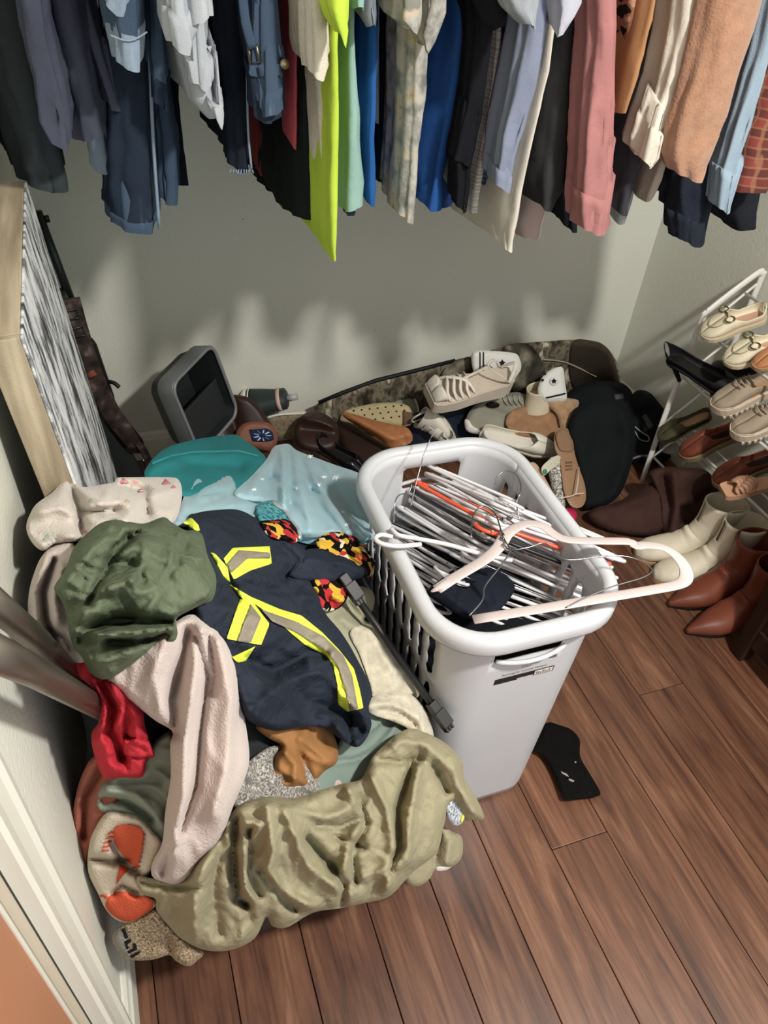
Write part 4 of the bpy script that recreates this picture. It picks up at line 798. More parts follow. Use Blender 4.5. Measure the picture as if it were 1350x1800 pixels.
# --- pale denim jacket
t = hthing('pale_denim_jacket', 'pale grey denim jacket with rolled sleeve hanging crumpled', 'jacket', 345, 180, 1.24)
hang('jacket_body', 0, 0, [(-60, 295, 385), (60, 300, 372), (120, 312, 384), (180, 325, 396), (214, 362, 398)], DN4, 1.27, .30, t, pleat=.16, npl=5)
hang('rolled_cuff', 0, 0, [(-60, 300, 376), (10, 310, 376), (42, 316, 378)], DN4, 1.20, .09, t, pleat=.04, npl=2)
hang('sleeve', 0, 0, [(30, 292, 340), (70, 293, 352), (92, 300, 345)], DN4, 1.19, .09, t, pleat=.10, npl=3, top=False)
hang('pocket_flap', 0, 0, [(118, 330, 376), (150, 334, 378), (158, 338, 374)], DN4, 1.255, .03, t, pleat=.03, top=False)
hang('hem_band', 0, 0, [(186, 364, 398), (206, 370, 400), (222, 384, 396)], DN4, 1.25, .1, t, pleat=.08, top=False)
hang('black_slacks', 'black trousers just right of the pale denim jacket', 'trousers', [(-60, 352, 400), (150, 360, 410), (225, 362, 412), (240, 380, 414)], fab('black_twill', '#13151a'), 1.50, .16, pleat=.06)
t = hthing('frayed_jeans', 'dark jeans with frayed hem beside the denim overalls', 'jeans', 425, 300, 1.36)
hang('leg', 0, 0, [(-60, 372, 440), (80, 386, 440), (180, 398, 442), (300, 404, 446)], DN5, 1.34, .14, t, pleat=.06, npl=3)
seam([(432, -20), (434, 120), (436, 230), (442, 296)], 1.336, t, .002)
for k in range(9): mk('frayed_thread', *tube([P(406 + k * 4.6, 298, y=1.336), P(405 + k * 4.8 + hgr.uniform(-3, 3), 306 + hgr.uniform(-3, 4), y=1.336)], .0012, 4), SEAM, t)
t = hthing('denim_overalls', 'denim overalls with metal buckle and turned up hem', 'overalls', 470, 210, 1.26)
hang('bib', 0, 0, [(-60, 420, 498), (60, 432, 500), (120, 440, 502), (150, 442, 502)], DN1, 1.27, .26, t, pleat=.06, npl=4)
hang('turned_hem', 0, 0, [(138, 442, 500), (180, 446, 504), (213, 447, 503)], DN1, 1.262, .10, t, pleat=.06, npl=3, top=False)
hang('faded_pocket', 0, 0, [(164, 457, 498), (204, 455, 498)], DN2, 1.254, .02, t, pleat=.02, top=False)
hang('strap_band', 0, 0, [(118, 442, 498), (138, 442, 500)], DN2, 1.258, .02, t, pleat=.02, top=False)
M_BRS = metal('brass', '#a89878', .35)
mk('buckle', *tube([P(436, 78, y=1.258), P(450, 78, y=1.258), P(458, 108, y=1.258), P(440, 112, y=1.258)], .0022, 5, True), M_BRS, t); mk('button', *tube([P(497, 111, y=1.262), P(501, 113, y=1.250)], .007, 10), M_BRS, t)
mk('overall_strap', *tube(catmull([P(425, -20, y=1.25), P(432, 40, y=1.25), P(444, 84, y=1.254)], 4), .007, 8, flat=.25, up=(0, 1, 0)), DN2, t)
seam([(462, -20), (478, 40), (494, 100)], 1.264, t, .0018)
# --- shirts, centre
hang('rose_red_shirt', 'dusty red shirt showing as a narrow strip beside the overalls', 'shirt', [(-60, 498, 530), (60, 506, 530), (200, 510, 530), (260, 512, 528)], fab('dusty_red', '#b24a55'), 1.33, .42, pleat=.05)
t = hthing('dark_red_shirt', 'dark red shirt hem low behind the overalls', 'shirt', 465, 300, 1.56); hang('shirt_body', 0, 0, [(-60, 440, 500), (200, 450, 500), (306, 452, 484)], fab('dark_red', '#7c3230'), 1.54, .2, t, pleat=.08)
hang('hem', 0, 0, [(308, 456, 492), (335, 458, 494)], fab('black_hem', '#101212'), 1.55, .16, t, pleat=.06, top=False)
hang('olive_tee', 'dull olive yellow tee behind the black shirt', 'shirt', [(-60, 470, 515), (240, 478, 512), (352, 484, 512), (362, 488, 512)], fab('olive_yellow', '#7f8f33'), 1.50, .24, pleat=.08, back_dz=.05)
hang('black_shirt', 'black shirt with smooth flat hem left of the cream waffle sleeve', 'shirt', [(-60, 520, 548), (60, 522, 552), (200, 515, 556), (320, 509, 564), (390, 508, 566)], fab('black_cotton', '#1a1f1d', wrinkle=.08), 1.32, .40, pleat=.05, npl=3)
t = hthing('waffle_shirt', 'cream waffle knit shirt with short sleeve', 'shirt', 565, 140, 1.22); MW = fab('waffle_cream', '#cfc7b5', bump=1, bscale=260, rough=.9)
hang('sleeve', 0, 0, [(-60, 540, 580), (60, 540, 586), (112, 541, 590), (138, 545, 580)], MW, 1.20, .14, t, pleat=.05, npl=3)
hang('shirt_body', 0, 0, [(-60, 548, 580), (150, 551, 580), (260, 556, 578), (372, 566, 582)], MW, 1.27, .36, t, pleat=.10, npl=4)
t = hthing('neon_tee', 'neon yellow long tee hanging lowest at the centre', 'shirt', 595, 450, 1.20); MN = fab('neon_cotton', '#b4d024', wrinkle=.12)
hang('shirt_body', 0, 0, [(-60, 580, 606), (80, 578, 604), (200, 578, 606), (340, 577, 602), (440, 580, 597), (455, 582, 596)], MN, 1.23, .40, t, pleat=.14, npl=4, rot=-.10)
hang('sleeve', 0, 0, [(-60, 574, 618), (20, 575, 622), (50, 584, 622), (78, 602, 612)], MN, 1.14, .12, t, pleat=.10, npl=3)
hang('back_hem', 0, 0, [(300, 545, 590), (395, 549, 590), (418, 556, 588), (440, 574, 590)], MN, 1.34, .25, t, pleat=.08, top=False)
hang('aqua_tee', 'pale aqua tee with square hem right of the neon tee', 'shirt', [(-60, 604, 640), (60, 606, 632), (200, 604, 642), (330, 599, 650), (372, 598, 650)], fab('aqua_cotton', '#86aaa0', wrinkle=.12), 1.27, .38, pleat=.06, npl=3, back_dz=.0)
hang('aqua_sleeve_tee', 'teal grey tee sleeve at the top beside the neon sleeve', 'shirt', [(-60, 618, 648), (5, 622, 648), (20, 624, 646)], fab('mint_grey', '#7fa8a0'), 1.18, .12, pleat=.06)
hang('grey_tee', 'grey tee sleeve between the aqua and blue tees', 'shirt', [(-60, 636, 668), (30, 640, 667), (50, 650, 664)], fab('mid_grey', '#74797f'), 1.21, .14, pleat=.06)
hang('royal_blue_tee', 'royal blue tee between the aqua tee and the navy shirt', 'shirt', [(-60, 650, 672), (100, 646, 670), (240, 642, 664), (362, 644, 666)], fab('royal_blue', '#1c5697'), 1.29, .38, pleat=.08)
hang('charcoal_tee', 'charcoal tee with scalloped hem under the aqua tee', 'shirt', [(-60, 600, 636), (360, 604, 632), (384, 612, 630)], fab('charcoal', '#47545a'), 1.42, .26, pleat=.10)
hang('grey_strip_shirt', 'light grey shirt edge beside the royal blue tee', 'shirt', [(-60, 660, 676), (200, 657, 670), (214, 657, 669)], fab('ash_grey', '#8a8e92'), 1.36, .3, pleat=.04)
hang('ink_shirt', 'dark teal navy shirt hanging broad left of the camouflage leg', 'shirt', [(-60, 672, 760), (100, 668, 740), (250, 664, 722), (330, 664, 716)], fab('ink_teal', '#1e3140', wrinkle=.06), 1.40, .36, pleat=.05)
t = hthing('camouflage_pants', 'pale plaid and camouflage trousers with one long narrow leg', 'trousers', 720, 385, 1.26)
MC = fab('pale_camo', '#a8a391', stops=[(.34, '#6d6d66'), (.44, '#93918a'), (.52, '#aca99f'), (.60, '#bda98c'), (.68, '#82817a')], pscale=26, detail=8, stretch=(1, 1, 1), warp=.05, wrinkle=.3)
hang('leg', 0, 0, [(-60, 716, 780), (60, 718, 768), (150, 716, 762), (260, 714, 746), (390, 704, 736)], MC, 1.25, .14, t, pleat=.10, npl=4)
hang('pocket', 0, 0, [(-60, 700, 756), (20, 700, 754), (42, 697, 752), (62, 722, 740)], MC, 1.19, .12, t, pleat=.06, npl=3)
hang('pocket', 0, 0, [(-60, 752, 800), (20, 752, 794), (70, 740, 772), (92, 748, 756)], MC, 1.21, .12, t, pleat=.08, npl=3)
hang('bright_blue_tee', 'bright blue tee with loose folds right of the camouflage leg', 'shirt', [(-60, 790, 850), (60, 784, 838), (200, 766, 812), (330, 744, 790), (368, 738, 786)], fab('bright_blue', '#1f4f92', wrinkle=.1), 1.31, .36, pleat=.20, npl=5)
hang('deep_blue_tee', 'deep navy tee behind the bright blue one', 'shirt', [(-60, 800, 880), (200, 780, 840), (340, 764, 812), (364, 764, 812)], fab('deep_navy', '#1d3464'), 1.42, .3, pleat=.08)
t = hthing('black_hoodie', 'black hooded sweatshirt with ribbed cuff near the centre', 'sweatshirt', 820, 368, 1.28); MK = fab('black_fleece', '#16171c', sheen=.3)
hang('sleeve', 0, 0, [(-60, 830, 890), (80, 834, 874), (200, 822, 858), (290, 800, 842)], MK, 1.25, .10, t, pleat=.06, npl=3); hang('cuff', 0, 0, [(284, 804, 836), (372, 803, 826)], MK, 1.2580, 0.064, t, pleat=.04, top=False)
hang('hood', 0, 0, [(-60, 846, 905), (20, 850, 902), (52, 866, 894)], MK, 1.18, .14, t, pleat=.08)
hang('white_plaid_shirt', 'white and grey plaid shirt sleeve beside the black hoodie', 'shirt', [(-60, 872, 896), (80, 866, 888), (200, 852, 872), (340, 828, 848), (372, 824, 844)], plaid('white_plaid', '#a9a69e', '#837f79', '#d2cec5', 300, 160), 1.28, .30, pleat=.14)
hang('navy_stripe_shirt', 'navy striped shirt behind the white plaid sleeve', 'shirt', [(-60, 884, 925), (120, 880, 912), (280, 856, 884), (334, 848, 870)], plaid('navy_stripe', '#23283a', '#2d3550', '#6d7488', 220, 90), 1.33, .30, pleat=.12)
hang('black_jersey', 'black jersey with square hem below the navy striped shirt', 'shirt', [(-60, 880, 930), (240, 862, 898), (378, 842, 872)], fab('black_jersey', '#1d2224'), 1.40, .28, pleat=.08)
t = hthing('chambray_shirt', 'blue grey chambray shirt with long sleeve', 'shirt', 900, 330, 1.22); MCH = fab('chambray', '#798196', wrinkle=.2, var=.12, bscale=600)
hang('sleeve', 0, 0, [(-60, 940, 985), (60, 925, 970), (150, 908, 956), (250, 886, 926), (312, 878, 910)], MCH, 1.20, .09, t, pleat=.10, npl=3); hang('cuff', 0, 0, [(308, 877, 912), (336, 874, 908)], MCH, 1.1980, 0.094, t, pleat=.05, top=False)
hang('shirt_body', 0, 0, [(-60, 945, 990), (150, 922, 962), (330, 892, 918), (352, 886, 914)], fab('chambray_pale', '#a3adb4', wrinkle=.15), 1.28, .34, t, pleat=.12)
hang('grey_camp_shirt', 'light grey short sleeve with open cuff at the top', 'shirt', [(-60, 895, 960), (10, 897, 958), (30, 905, 953), (52, 926, 950)], fab('cool_grey', '#8f959b'), 1.13, .12, pleat=.06, npl=2)
hang('lilac_shirt', 'pale lilac grey shirt sleeve at the top right of the grey cuff', 'shirt', [(-60, 960, 1040), (10, 974, 1034), (30, 976, 1020), (60, 980, 990)], fab('lilac_grey', '#a9abb8', wrinkle=.2), 1.17, .12, pleat=.08)
t = hthing('white_knit_shirt', 'cream shirt with long slender tail hanging below the others', 'shirt', 900, 440, 1.26); MCW = fab('cream_jersey', '#c9c2b3')
hang('shirt_body', 0, 0, [(-60, 975, 1000), (120, 955, 975), (300, 915, 930), (400, 895, 912), (440, 890, 908)], MCW, 1.24, .42, t, pleat=.12, npl=4, rot=-.12, back_dz=.02)
hang('white_long_hem', 'long pale grey hem sweeping behind the blue and black shirts', 'shirt', [(-60, 890, 960), (340, 800, 880), (372, 790, 886), (412, 862, 898)], fab('pale_hem', '#bdb8ad'), 1.44, .26, pleat=.08)
hang('camo_tail_shirt', 'dark camouflage shirt tail below the chambray sleeve', 'shirt', [(-60, 915, 950), (340, 884, 906), (402, 880, 900)], fab('dark_camo', '#3f3d33', stops=[(.35, '#2c2b25'), (.5, '#55503f'), (.65, '#7a715a')], pscale=30), 1.36, .2, pleat=.06)
hang('charcoal_blouse', 'charcoal satin blouse with pointed hem left of the rose shirt', 'blouse', [(-60, 985, 1048), (60, 976, 1046), (200, 954, 1030), (330, 934, 1014), (372, 945, 985)], fab('charcoal_satin', '#2f3030', rough=.6, wrinkle=.05), 1.27, .36, pleat=.04, npl=3)
hang('blush_blouse', 'blush coloured blouse hem behind the charcoal blouse', 'blouse', [(-60, 975, 1050), (340, 915, 990), (400, 908, 968), (424, 915, 962)], fab('blush', '#b5a199'), 1.40, .26, pleat=.10)
hang('black_shirt', 'black top whose hem shows left of the rose cuff', 'shirt', [(-60, 1020, 1070), (340, 990, 1026), (405, 996, 1022)], fab('black_top_cloth', '#191c22'), 1.36, .26, pleat=.06)
# --- rose shirt with long sleeve and cuff
t = hthing('rose_shirt', 'dusty rose long sleeved shirt with broad buttoned cuff', 'shirt', 1055, 412, 1.20); MR = fab('rose_linen', '#a56e6c', wrinkle=.2, bscale=650)
hang('sleeve', 0, 0, [(-60, 1050, 1094), (80, 1046, 1092), (200, 1034, 1090), (300, 1028, 1088), (352, 1024, 1082)], MR, 1.19, .09, t, pleat=.06, npl=3)
hang('cuff', 0, 0, [(350, 1023, 1081), (412, 1022, 1080)], MR, 1.1880, 0.089, t, pleat=.025, npl=3, top=False)
hang('shirt_body', 0, 0, [(-60, 1034, 1064), (120, 1024, 1050), (200, 1018, 1044), (330, 1010, 1040)], MR, 1.27, .34, t, pleat=.10)
# --- right end
hang('printed_blouse', 'rust brown blouse with black print right of the rose sleeve', 'blouse', [(-60, 1100, 1150), (60, 1098, 1136), (150, 1096, 1118), (190, 1094, 1110)], fab('rust_print', '#8c5f45', stops=[(.0, '#241c18'), (.46, '#241c18'), (.5, '#8f6248'), (.6, '#b58a6c'), (1, '#7a4c36')], pscale=38, detail=2, interp='CONSTANT', warp=.05), 1.24, .34, pleat=.06)
hang('white_tag_shirt', 'white shirt sliver between the rose sleeve and printed blouse', 'shirt', [(-60, 1088, 1106), (50, 1090, 1102), (120, 1090, 1098)], fab('white_cotton', '#dad7d0'), 1.30, .3, pleat=.05)
hang('camel_cardigan', 'camel cardigan edge beside the charcoal coat', 'cardigan', [(-60, 1144, 1172), (40, 1128, 1156), (140, 1104, 1130), (205, 1092, 1104)], fab('camel', '#a5774c', sheen=.4), 1.21, .3, pleat=.05)
hang('charcoal_coat', 'charcoal coat hanging broad behind the cream jacket', 'coat', [(-60, 1160, 1216), (60, 1144, 1200), (200, 1112, 1166), (330, 1088, 1124), (376, 1083, 1114)], fab('charcoal_wool', '#3a3a3f', sheen=.3), 1.26, .36, pleat=.04, npl=3)
t = hthing('cream_jacket', 'cream white jacket with gathered cuff', 'jacket', 1150, 345, 1.22); MCJ = fab('cream_shell', '#d3cdbd', wrinkle=.25)
hang('sleeve', 0, 0, [(-60, 1212, 1250), (60, 1194, 1232), (160, 1172, 1208), (240, 1146, 1176), (290, 1130, 1160)], MCJ, 1.20, .10, t, pleat=.10, npl=3)
hang('cuff', 0, 0, [(235, 1150, 1178), (275, 1138, 1172), (293, 1134, 1152)], MCJ, 1.1880, 0.074, t, pleat=.16, npl=5, top=False)
hang('jacket_body', 0, 0, [(-60, 1226, 1262), (120, 1196, 1226), (280, 1154, 1186), (352, 1128, 1158)], fab('taupe_shell', '#a89d90', wrinkle=.25), 1.26, .30, t, pleat=.10)
hang('pale_grey_shirt', 'pale grey shirt hem just right of the rose cuff', 'shirt', [(-60, 1150, 1190), (340, 1096, 1124), (392, 1084, 1110)], fab('pale_grey', '#a9aaa6'), 1.36, .24, pleat=.10)
hang('navy_sweater', 'dark navy sweater between the cream jacket and the camel fleece', 'sweater', [(-60, 1248, 1290), (100, 1222, 1262), (220, 1190, 1232), (345, 1158, 1200)], fab('night_navy', '#23262f', sheen=.3), 1.30, .30, pleat=.05)
t = hthing('camel_fleece', 'caramel fleece pullover with thick sleeve at the right', 'pullover', 1230, 310, 1.16); MT = fab('caramel_fleece', '#9c6c49', sheen=.6, bump=1, bscale=220, var=.15, vscale=50)
hang('sleeve', 0, 0, [(-60, 1268, 1380), (40, 1248, 1352), (140, 1222, 1320), (240, 1192, 1290), (290, 1184, 1268), (318, 1196, 1252)], MT, 1.15, .13, t, pleat=.04, npl=3)
t = hthing('navy_sweatshirt', 'navy sweatshirt with long ribbed cuff below the caramel fleece', 'sweatshirt', 1222, 430, 1.24); MNV = fab('dark_navy_knit', '#232833', bump=.8, bscale=300)
hang('sleeve', 0, 0, [(-60, 1290, 1350), (200, 1230, 1286), (320, 1196, 1270), (392, 1192, 1258)], MNV, 1.25, .10, t, pleat=.04, npl=3); hang('cuff', 0, 0, [(388, 1194, 1256), (432, 1196, 1250)], MNV, 1.2480, 0.084, t, pleat=.03, npl=4, top=False)
t = hthing('light_denim_shirt', 'light blue denim shirt sleeve left of the red plaid shirt', 'shirt', 1285, 370, 1.20); MLD = denim('denim_sky', '#8ea3b3', '#b4c4cf')
hang('sleeve', 0, 0, [(-60, 1370, 1410), (100, 1332, 1362), (220, 1296, 1332), (310, 1270, 1304)], MLD, 1.20, .08, t, pleat=.06, npl=3); hang('cuff', 0, 0, [(306, 1270, 1305), (375, 1264, 1292)], MLD, 1.1980, 0.079, t, pleat=.03, top=False)
hang('indigo_shirt', 'indigo shirt strip between the caramel fleece and the light denim', 'shirt', [(-60, 1352, 1392), (150, 1308, 1340), (280, 1268, 1300)], fab('indigo', '#4a4d63'), 1.25, .3, pleat=.06)
hang('red_plaid_shirt', 'red plaid flannel shirt at the right edge of the photo', 'shirt', [(-60, 1410, 1480), (120, 1352, 1440), (250, 1312, 1400), (345, 1292, 1375)], plaid('red_plaid', '#8c3a2e', '#4a2320', '#9c6a48', 110, 55), 1.22, .34, pleat=.06)
hang('black_sweatshirt', 'black sweatshirt hem at the right edge below the red plaid', 'sweatshirt', [(-60, 1400, 1470), (300, 1290, 1370), (370, 1268, 1350), (405, 1288, 1340)], fab('soft_black', '#202329', sheen=.3), 1.32, .30, pleat=.08)
# ------------------------------------------------------------ shoe builders (heel at y = 0, toe towards +y, sole at z = 0)
def tab(t, s): return float(np.interp(s, [a for a, _ in t], [b for _, b in t]))
ROUND = [(0, .10), (.03, .22), (.1, .31), (.25, .32), (.42, .31), (.6, .38), (.74, .42), (.86, .39), (.94, .29), (.98, .17), (1, .05)]
POINT = [(0, .10), (.03, .2), (.1, .27), (.3, .26), (.5, .30), (.65, .34), (.78, .28), (.9, .15), (.97, .06), (1, .015)]
def smooth_stations(n): return [0.5 - 0.5 * math.cos(math.pi * k / n) for k in range(n + 1)]
def shoe_upper(L, W, wt, zb, zt, op, n=30, st=30):
    rings = []
    for s in smooth_stations(st):
        hw = tab(wt, s) * W; z0 = tab(zb, s) * L; z1 = tab(zt, s) * L; a0 = math.radians(tab(op, s)); r = []
        for k in range(n + 1):
            th = a0 + (2 * math.pi - 2 * a0) * k / n; sn, cs = math.sin(th), math.cos(th)
            r.append(Vector((hw * math.copysign(abs(sn) ** .75, sn), s * L, (z0 + z1) / 2 + (z1 - z0) / 2 * math.copysign(abs(cs) ** .85, cs))))
        rings.append(r)
    return loft(rings, closed_ring=False, cap0=False, cap1=False)
def shoe_sole(L, W, wt, zb, th, grow=1.06, st=30, top=.004):
    rings = []
    for s in smooth_stations(st):
        hw = tab(wt, s) * W * grow + .001; y = (s - .5) * L * 1.02 + L / 2; z = tab(zb, s) * L; t_ = tab(th, s) * L if isinstance(th, list) else th
        rings.append([Vector((-hw, y, z - t_)), Vector((hw, y, z - t_)), Vector((hw * 1.01, y, z + top)), Vector((-hw * 1.01, y, z + top))])
    return loft(rings)
def place(t, heel, toe, up=(0, 0, 1), roll=0.0):
    y = (Vector(toe) - Vector(heel)).normalized(); u = Vector(up); z = (u - y * u.dot(y)).normalized(); x = y.cross(z)
    M = Matrix(((x.x, y.x, z.x, heel[0]), (x.y, y.y, z.y, heel[1]), (x.z, y.z, z.z, heel[2]), (0, 0, 0, 1)))
    t.matrix_world = M @ Matrix.Rotation(math.radians(roll), 4, 'Y'); return t
def low_shoe(name, label, L, mat, sole_mat, W=None, wt=ROUND, zb=((0, .06), (1, .06)), zt=((0, .3), (.15, .27), (.4, .22), (.6, .25), (.8, .2), (.95, .13), (1, .08)), op=((0, 0), (.02, 55), (.1, 80), (.35, 78), (.5, 55), (.57, 0), (1, 0)), th=.012, insole=None, group=None, thick=.003):
    t = thing(name, label, 'shoe', group=group); W = W or L * .39
    u = mk('upper', *shoe_upper(L, W, wt, zb, zt, op), mat, t, solid=thick)
    mk('sole', *shoe_sole(L, W, wt, zb, th), sole_mat, t, smooth=False, bevel=.0015)
    if insole:
        rings = [[Vector((-tab(wt, s) * W * .9, s * L, tab(zb, s) * L + .006)), Vector((tab(wt, s) * W * .9, s * L, tab(zb, s) * L + .006))] for s in smooth_stations(16)[1:-1]]
        V = [p for r in rings for p in r]; mk('insole', V, [(2 * i, 2 * i + 1, 2 * i + 3, 2 * i + 2) for i in range(len(rings) - 1)], insole, t)
    return t
def boot(name, label, L, Hs, mat, sole_mat, W=.39, toe='round', group=None, heel_h=.02, lean=0.0, slit=False):
    t = thing(name, label, 'boot', group=group); k = L / .25
    tp = dict(round=[(.18, .033, 88, .044, .030), (.215, .027, 90, .038, .025), (.238, .021, 90, .026, .018), (.249, .016, 90, .010, .010)], point=[(.18, .030, 88, .036, .026), (.215, .022, 90, .021, .018), (.24, .016, 90, .009, .010), (.252, .013, 90, .003, .004)])[toe]
    sec = [(.058 + lean, Hs / k, 0, .046, .060), (.058 + lean * .8, Hs / k * .85, 0, .044, .056), (.058 + lean * .4, Hs / k * .68, 0, .041, .052), (.060, .115, 6, .039, .052), (.068, .080, 25, .037, .058), (.085, .062, 45, .036, .064), (.112, .048, 65, .037, .052), (.145, .040, 80, .041, .040)] + tp
    rings = []
    for a, b in zip(sec[:-1], sec[1:]):
        for q in range(4):
            f = q / 4; y, z, ph, hw, hd = [u * (1 - f) + v * f for u, v in zip(a, b)]
            ph = math.radians(ph); rings.append([Vector((hw * k * math.cos(x), (y + hd * math.sin(x) * math.cos(ph)) * k, heel_h * max(0, 1 - y / .16) + (z + hd * math.sin(x) * math.sin(ph)) * k)) for x in [2 * math.pi * i / 28 for i in range(28)]])
    y, z, ph, hw, hd = sec[-1]; rings.append([Vector((hw * k * math.cos(x), y * k, (z + hd * math.sin(x)) * k)) for x in [2 * math.pi * i / 28 for i in range(28)]])
    V, Fc = loft(rings, cap0=False)
    if slit:                                  # open side zip: pull the shaft apart near the inner side
        Fc = [f for f in Fc if not (all(i < 10 * 28 for i in f) and 6 in {i % 28 for i in f} and 7 in {i % 28 for i in f})]
    mk('upper', V, Fc, mat, t, solid=.0035)
    wt = ROUND if toe == 'round' else POINT
    zb = [(0, (heel_h + .004) / L), (.3, (heel_h * .7 + .004) / L), (.6, .006 / L), (1, .006 / L)]
    mk('sole', *shoe_sole(L, L * .36, wt, zb, .006), sole_mat, t, smooth=False, bevel=.001)
    hb = [[Vector((sx * L * .36 * .29, yy * L, z)) for sx, yy in ((-.8, .02), (.8, .02), (1, .1), (.95, .26), (-.95, .26), (-1, .1))] for z in (0, heel_h)]
    mk('heel', *loft(hb), sole_mat, t, smooth=False, bevel=.0015)
    mk('top_piping', *tube([r for r in rings[0]], .0022, 6, True), mat, t)
    return t
def patch_thing(name, label, cat, outline, mat, zc, **k):
    return cloth(name, label, cat, outline, mat, surf=Surf(zc), **k)
def dist(a, b): return (Vector(a) - Vector(b)).length
M_CRL = fab('cream_leather', '#ddd3b4', rough=.42, sheen=0, bump=.15, var=.04); M_TANS = fab('tan_sole', '#b08a63', rough=.6, sheen=0); M_BKS = fab('black_sole', '#17140f', rough=.6, sheen=0)
M_BRL = fab('brown_leather', '#6b3421', rough=.38, sheen=0, bump=.15, var=.2); M_BRD = fab('dark_brown_leather', '#33211b', rough=.4, sheen=0, bump=.2, var=.2); M_BKL = fab('black_leather', '#121316', rough=.55, sheen=0)
M_GOLD = metal('pale_gold', '#8a7c55', .35); M_OLF = fab('olive_velvet', '#4c4934', sheen=.4); M_WHL = fab('white_canvas', '#d6d6cf', rough=.8, var=.06); M_TAUP = fab('taupe_suede', '#9b8c78', sheen=.3, var=.15); M_TAUS = fab('taupe_sole', '#cdbda6', rough=.6)
M_SUE = fab('brown_suede', '#3d2822', sheen=.25, var=.25, vscale=14, wrinkle=.15); M_CRB = fab('cream_boot', '#cfc5ad', rough=.5, sheen=0, wrinkle=.12, var=.05)
# ------------------------------------------------------------ white shoe rack by the right wall
M_RK = plastic('rack_white', '#e3dfd8', .35)
rack = thing('shoe_rack', 'white metal shoe rack standing against the right wall', 'shoe rack', (1.60, 1.3, 0))
fl_ = P(1134, 846, z=.0); ft = P(1236, 556, x=1.56); yk = ft.y
def rp(x, y, z): return Vector((x, y, z))
for yy in (yk, yk - .62):
    mk('end_frame', *tube(catmull([rp(1.555, yy - .01, 0.0), rp(1.557, yy, .30), rp(1.562, yy, .57), rp(1.575, yy, .605), rp(1.69, yy, .70), rp(1.712, yy, .70), rp(1.716, yy, .67), rp(1.716, yy, .3), rp(1.716, yy, 0)], 5), .0105, 8, flat=.6, up=(0, 1, 0)), M_RK, rack)
    mk('foot', *tube([rp(1.555, yy - .01, 0), rp(1.556, yy - .008, .03)], .006, 8), M_RK, rack)
for z in (.545, .385, .225, .085):
    for x, dz in ((1.575, 0), (1.68, .10)):
        mk('shelf_bar', *tube([rp(x, yk, z + dz), rp(x, yk - .62, z + dz)], .0042, 7), M_RK, rack)
    mk('tier_rail', *tube([rp(1.56, yk, z - .01), rp(1.713, yk, z + .13)], .004, 6), M_RK, rack)
def on(px, py, x): return P(px, py, x=x)
def bit(t, L, y, z, w):
    for s in (-1, 1): mk('bit_ring', *tube([Vector((s * w + math.cos(a) * .011, y + math.sin(a) * .012, z - abs(s) * .004 + .002)) for a in [2 * math.pi * k / 10 for k in range(10)]], .0022, 6, True), M_GOLD, t)
    mk('bit_bar', *tube([Vector((-w + .01, y, z)), Vector((0, y, z + .003)), Vector((w - .01, y, z))], .0024, 6), M_GOLD, t)
UPS = (-.45, -.1, 1)
for (tp, hp, lb) in (((1232, 594), (1344, 558), 'cream leather loafer with gold bit, left one on the top shelf'), ((1273, 640), (1390, 604), 'cream leather loafer with gold bit, right one on the top shelf')):
    toe = on(*tp, 1.505); heel = on(*hp, 1.655); L = dist(toe, heel)
    t = low_shoe('loafer', lb, L, M_CRL, W=L * .50, sole_mat=fab('cream_edge', '#c9bb9a', rough=.6), **dict( zt=((0, .34), (.15, .30), (.35, .27), (.5, .34), (.6, .34), (.75, .26), (.92, .17), (1, .10)), insole=fab('pink_lining', '#c99a82', rough=.6), group='cream loafers on the rack', th=.008))
    bit(t, L, L * .60, L * .345, L * .13); mk('apron_seam', *tube(catmull([Vector((L * .125 * math.sin(a), L * (.72 + .15 * math.cos(a)), L * (.27 - .05 * math.cos(a)))) for a in [math.radians(d) for d in (-110, -80, -50, -20, 0, 20, 50, 80, 110)]], 4), .0013, 5), fab('seam_tan', '#a9976c'), t)
    place(t, heel, toe, UPS)
# black court shoes, one sideways
toe = on(1335, 668, 1.66); heel = on(1188, 664, 1.52); L = dist(toe, heel)
PZB = ((0, .36), (.15, .33), (.4, .18), (.62, .05), (1, .04)); PZT = ((0, .62), (.12, .54), (.4, .36), (.6, .27), (.8, .17), (1, .06))
POP = ((0, 0), (.02, 60), (.1, 84), (.5, 80), (.66, 50), (.72, 0), (1, 0))
for lb, (h_, t_), fl in (('black suede high heel pump lying across the second shelf', ((1186, 668, 1.52), (1318, 694, 1.59)), UPS),):
    heel = on(*h_); toe = on(*t_); L = max(.19, dist(heel, toe))
    t = low_shoe('high_heel_pump', lb, L, M_BKL, M_BKL, W=L * .42, wt=POINT, zb=PZB, zt=PZT, op=POP, th=.004, insole=M_BKS, group='black high heels on the rack')
    mk('stiletto_heel', *tube([Vector((0, L * .06, L * .34)), Vector((0, L * .05, L * .2)), Vector((0, L * .07, .0))], [L * .075, L * .035, L * .025], 9), M_BKL, t); place(t, heel, toe, fl)
o, c = patch_thing('high_heel_pump', 'black suede pump turned away behind its mate on the second shelf', 'shoe', [(1246, 662), (1250, 642), (1262, 633), (1290, 637), (1310, 634), (1326, 645), (1330, 662), (1305, 690), (1270, 712), (1250, 700)], M_BKL, [(1250, 640, 'x', 1.64), (1325, 645, 'x', 1.67), (1270, 710, 'x', 1.60)], lift=0, T=.04, R=18, seed=70, back=.03, group='black high heels on the rack', folds=[([(1255, 690), (1290, 660), (1325, 655)], -.012, 6)])
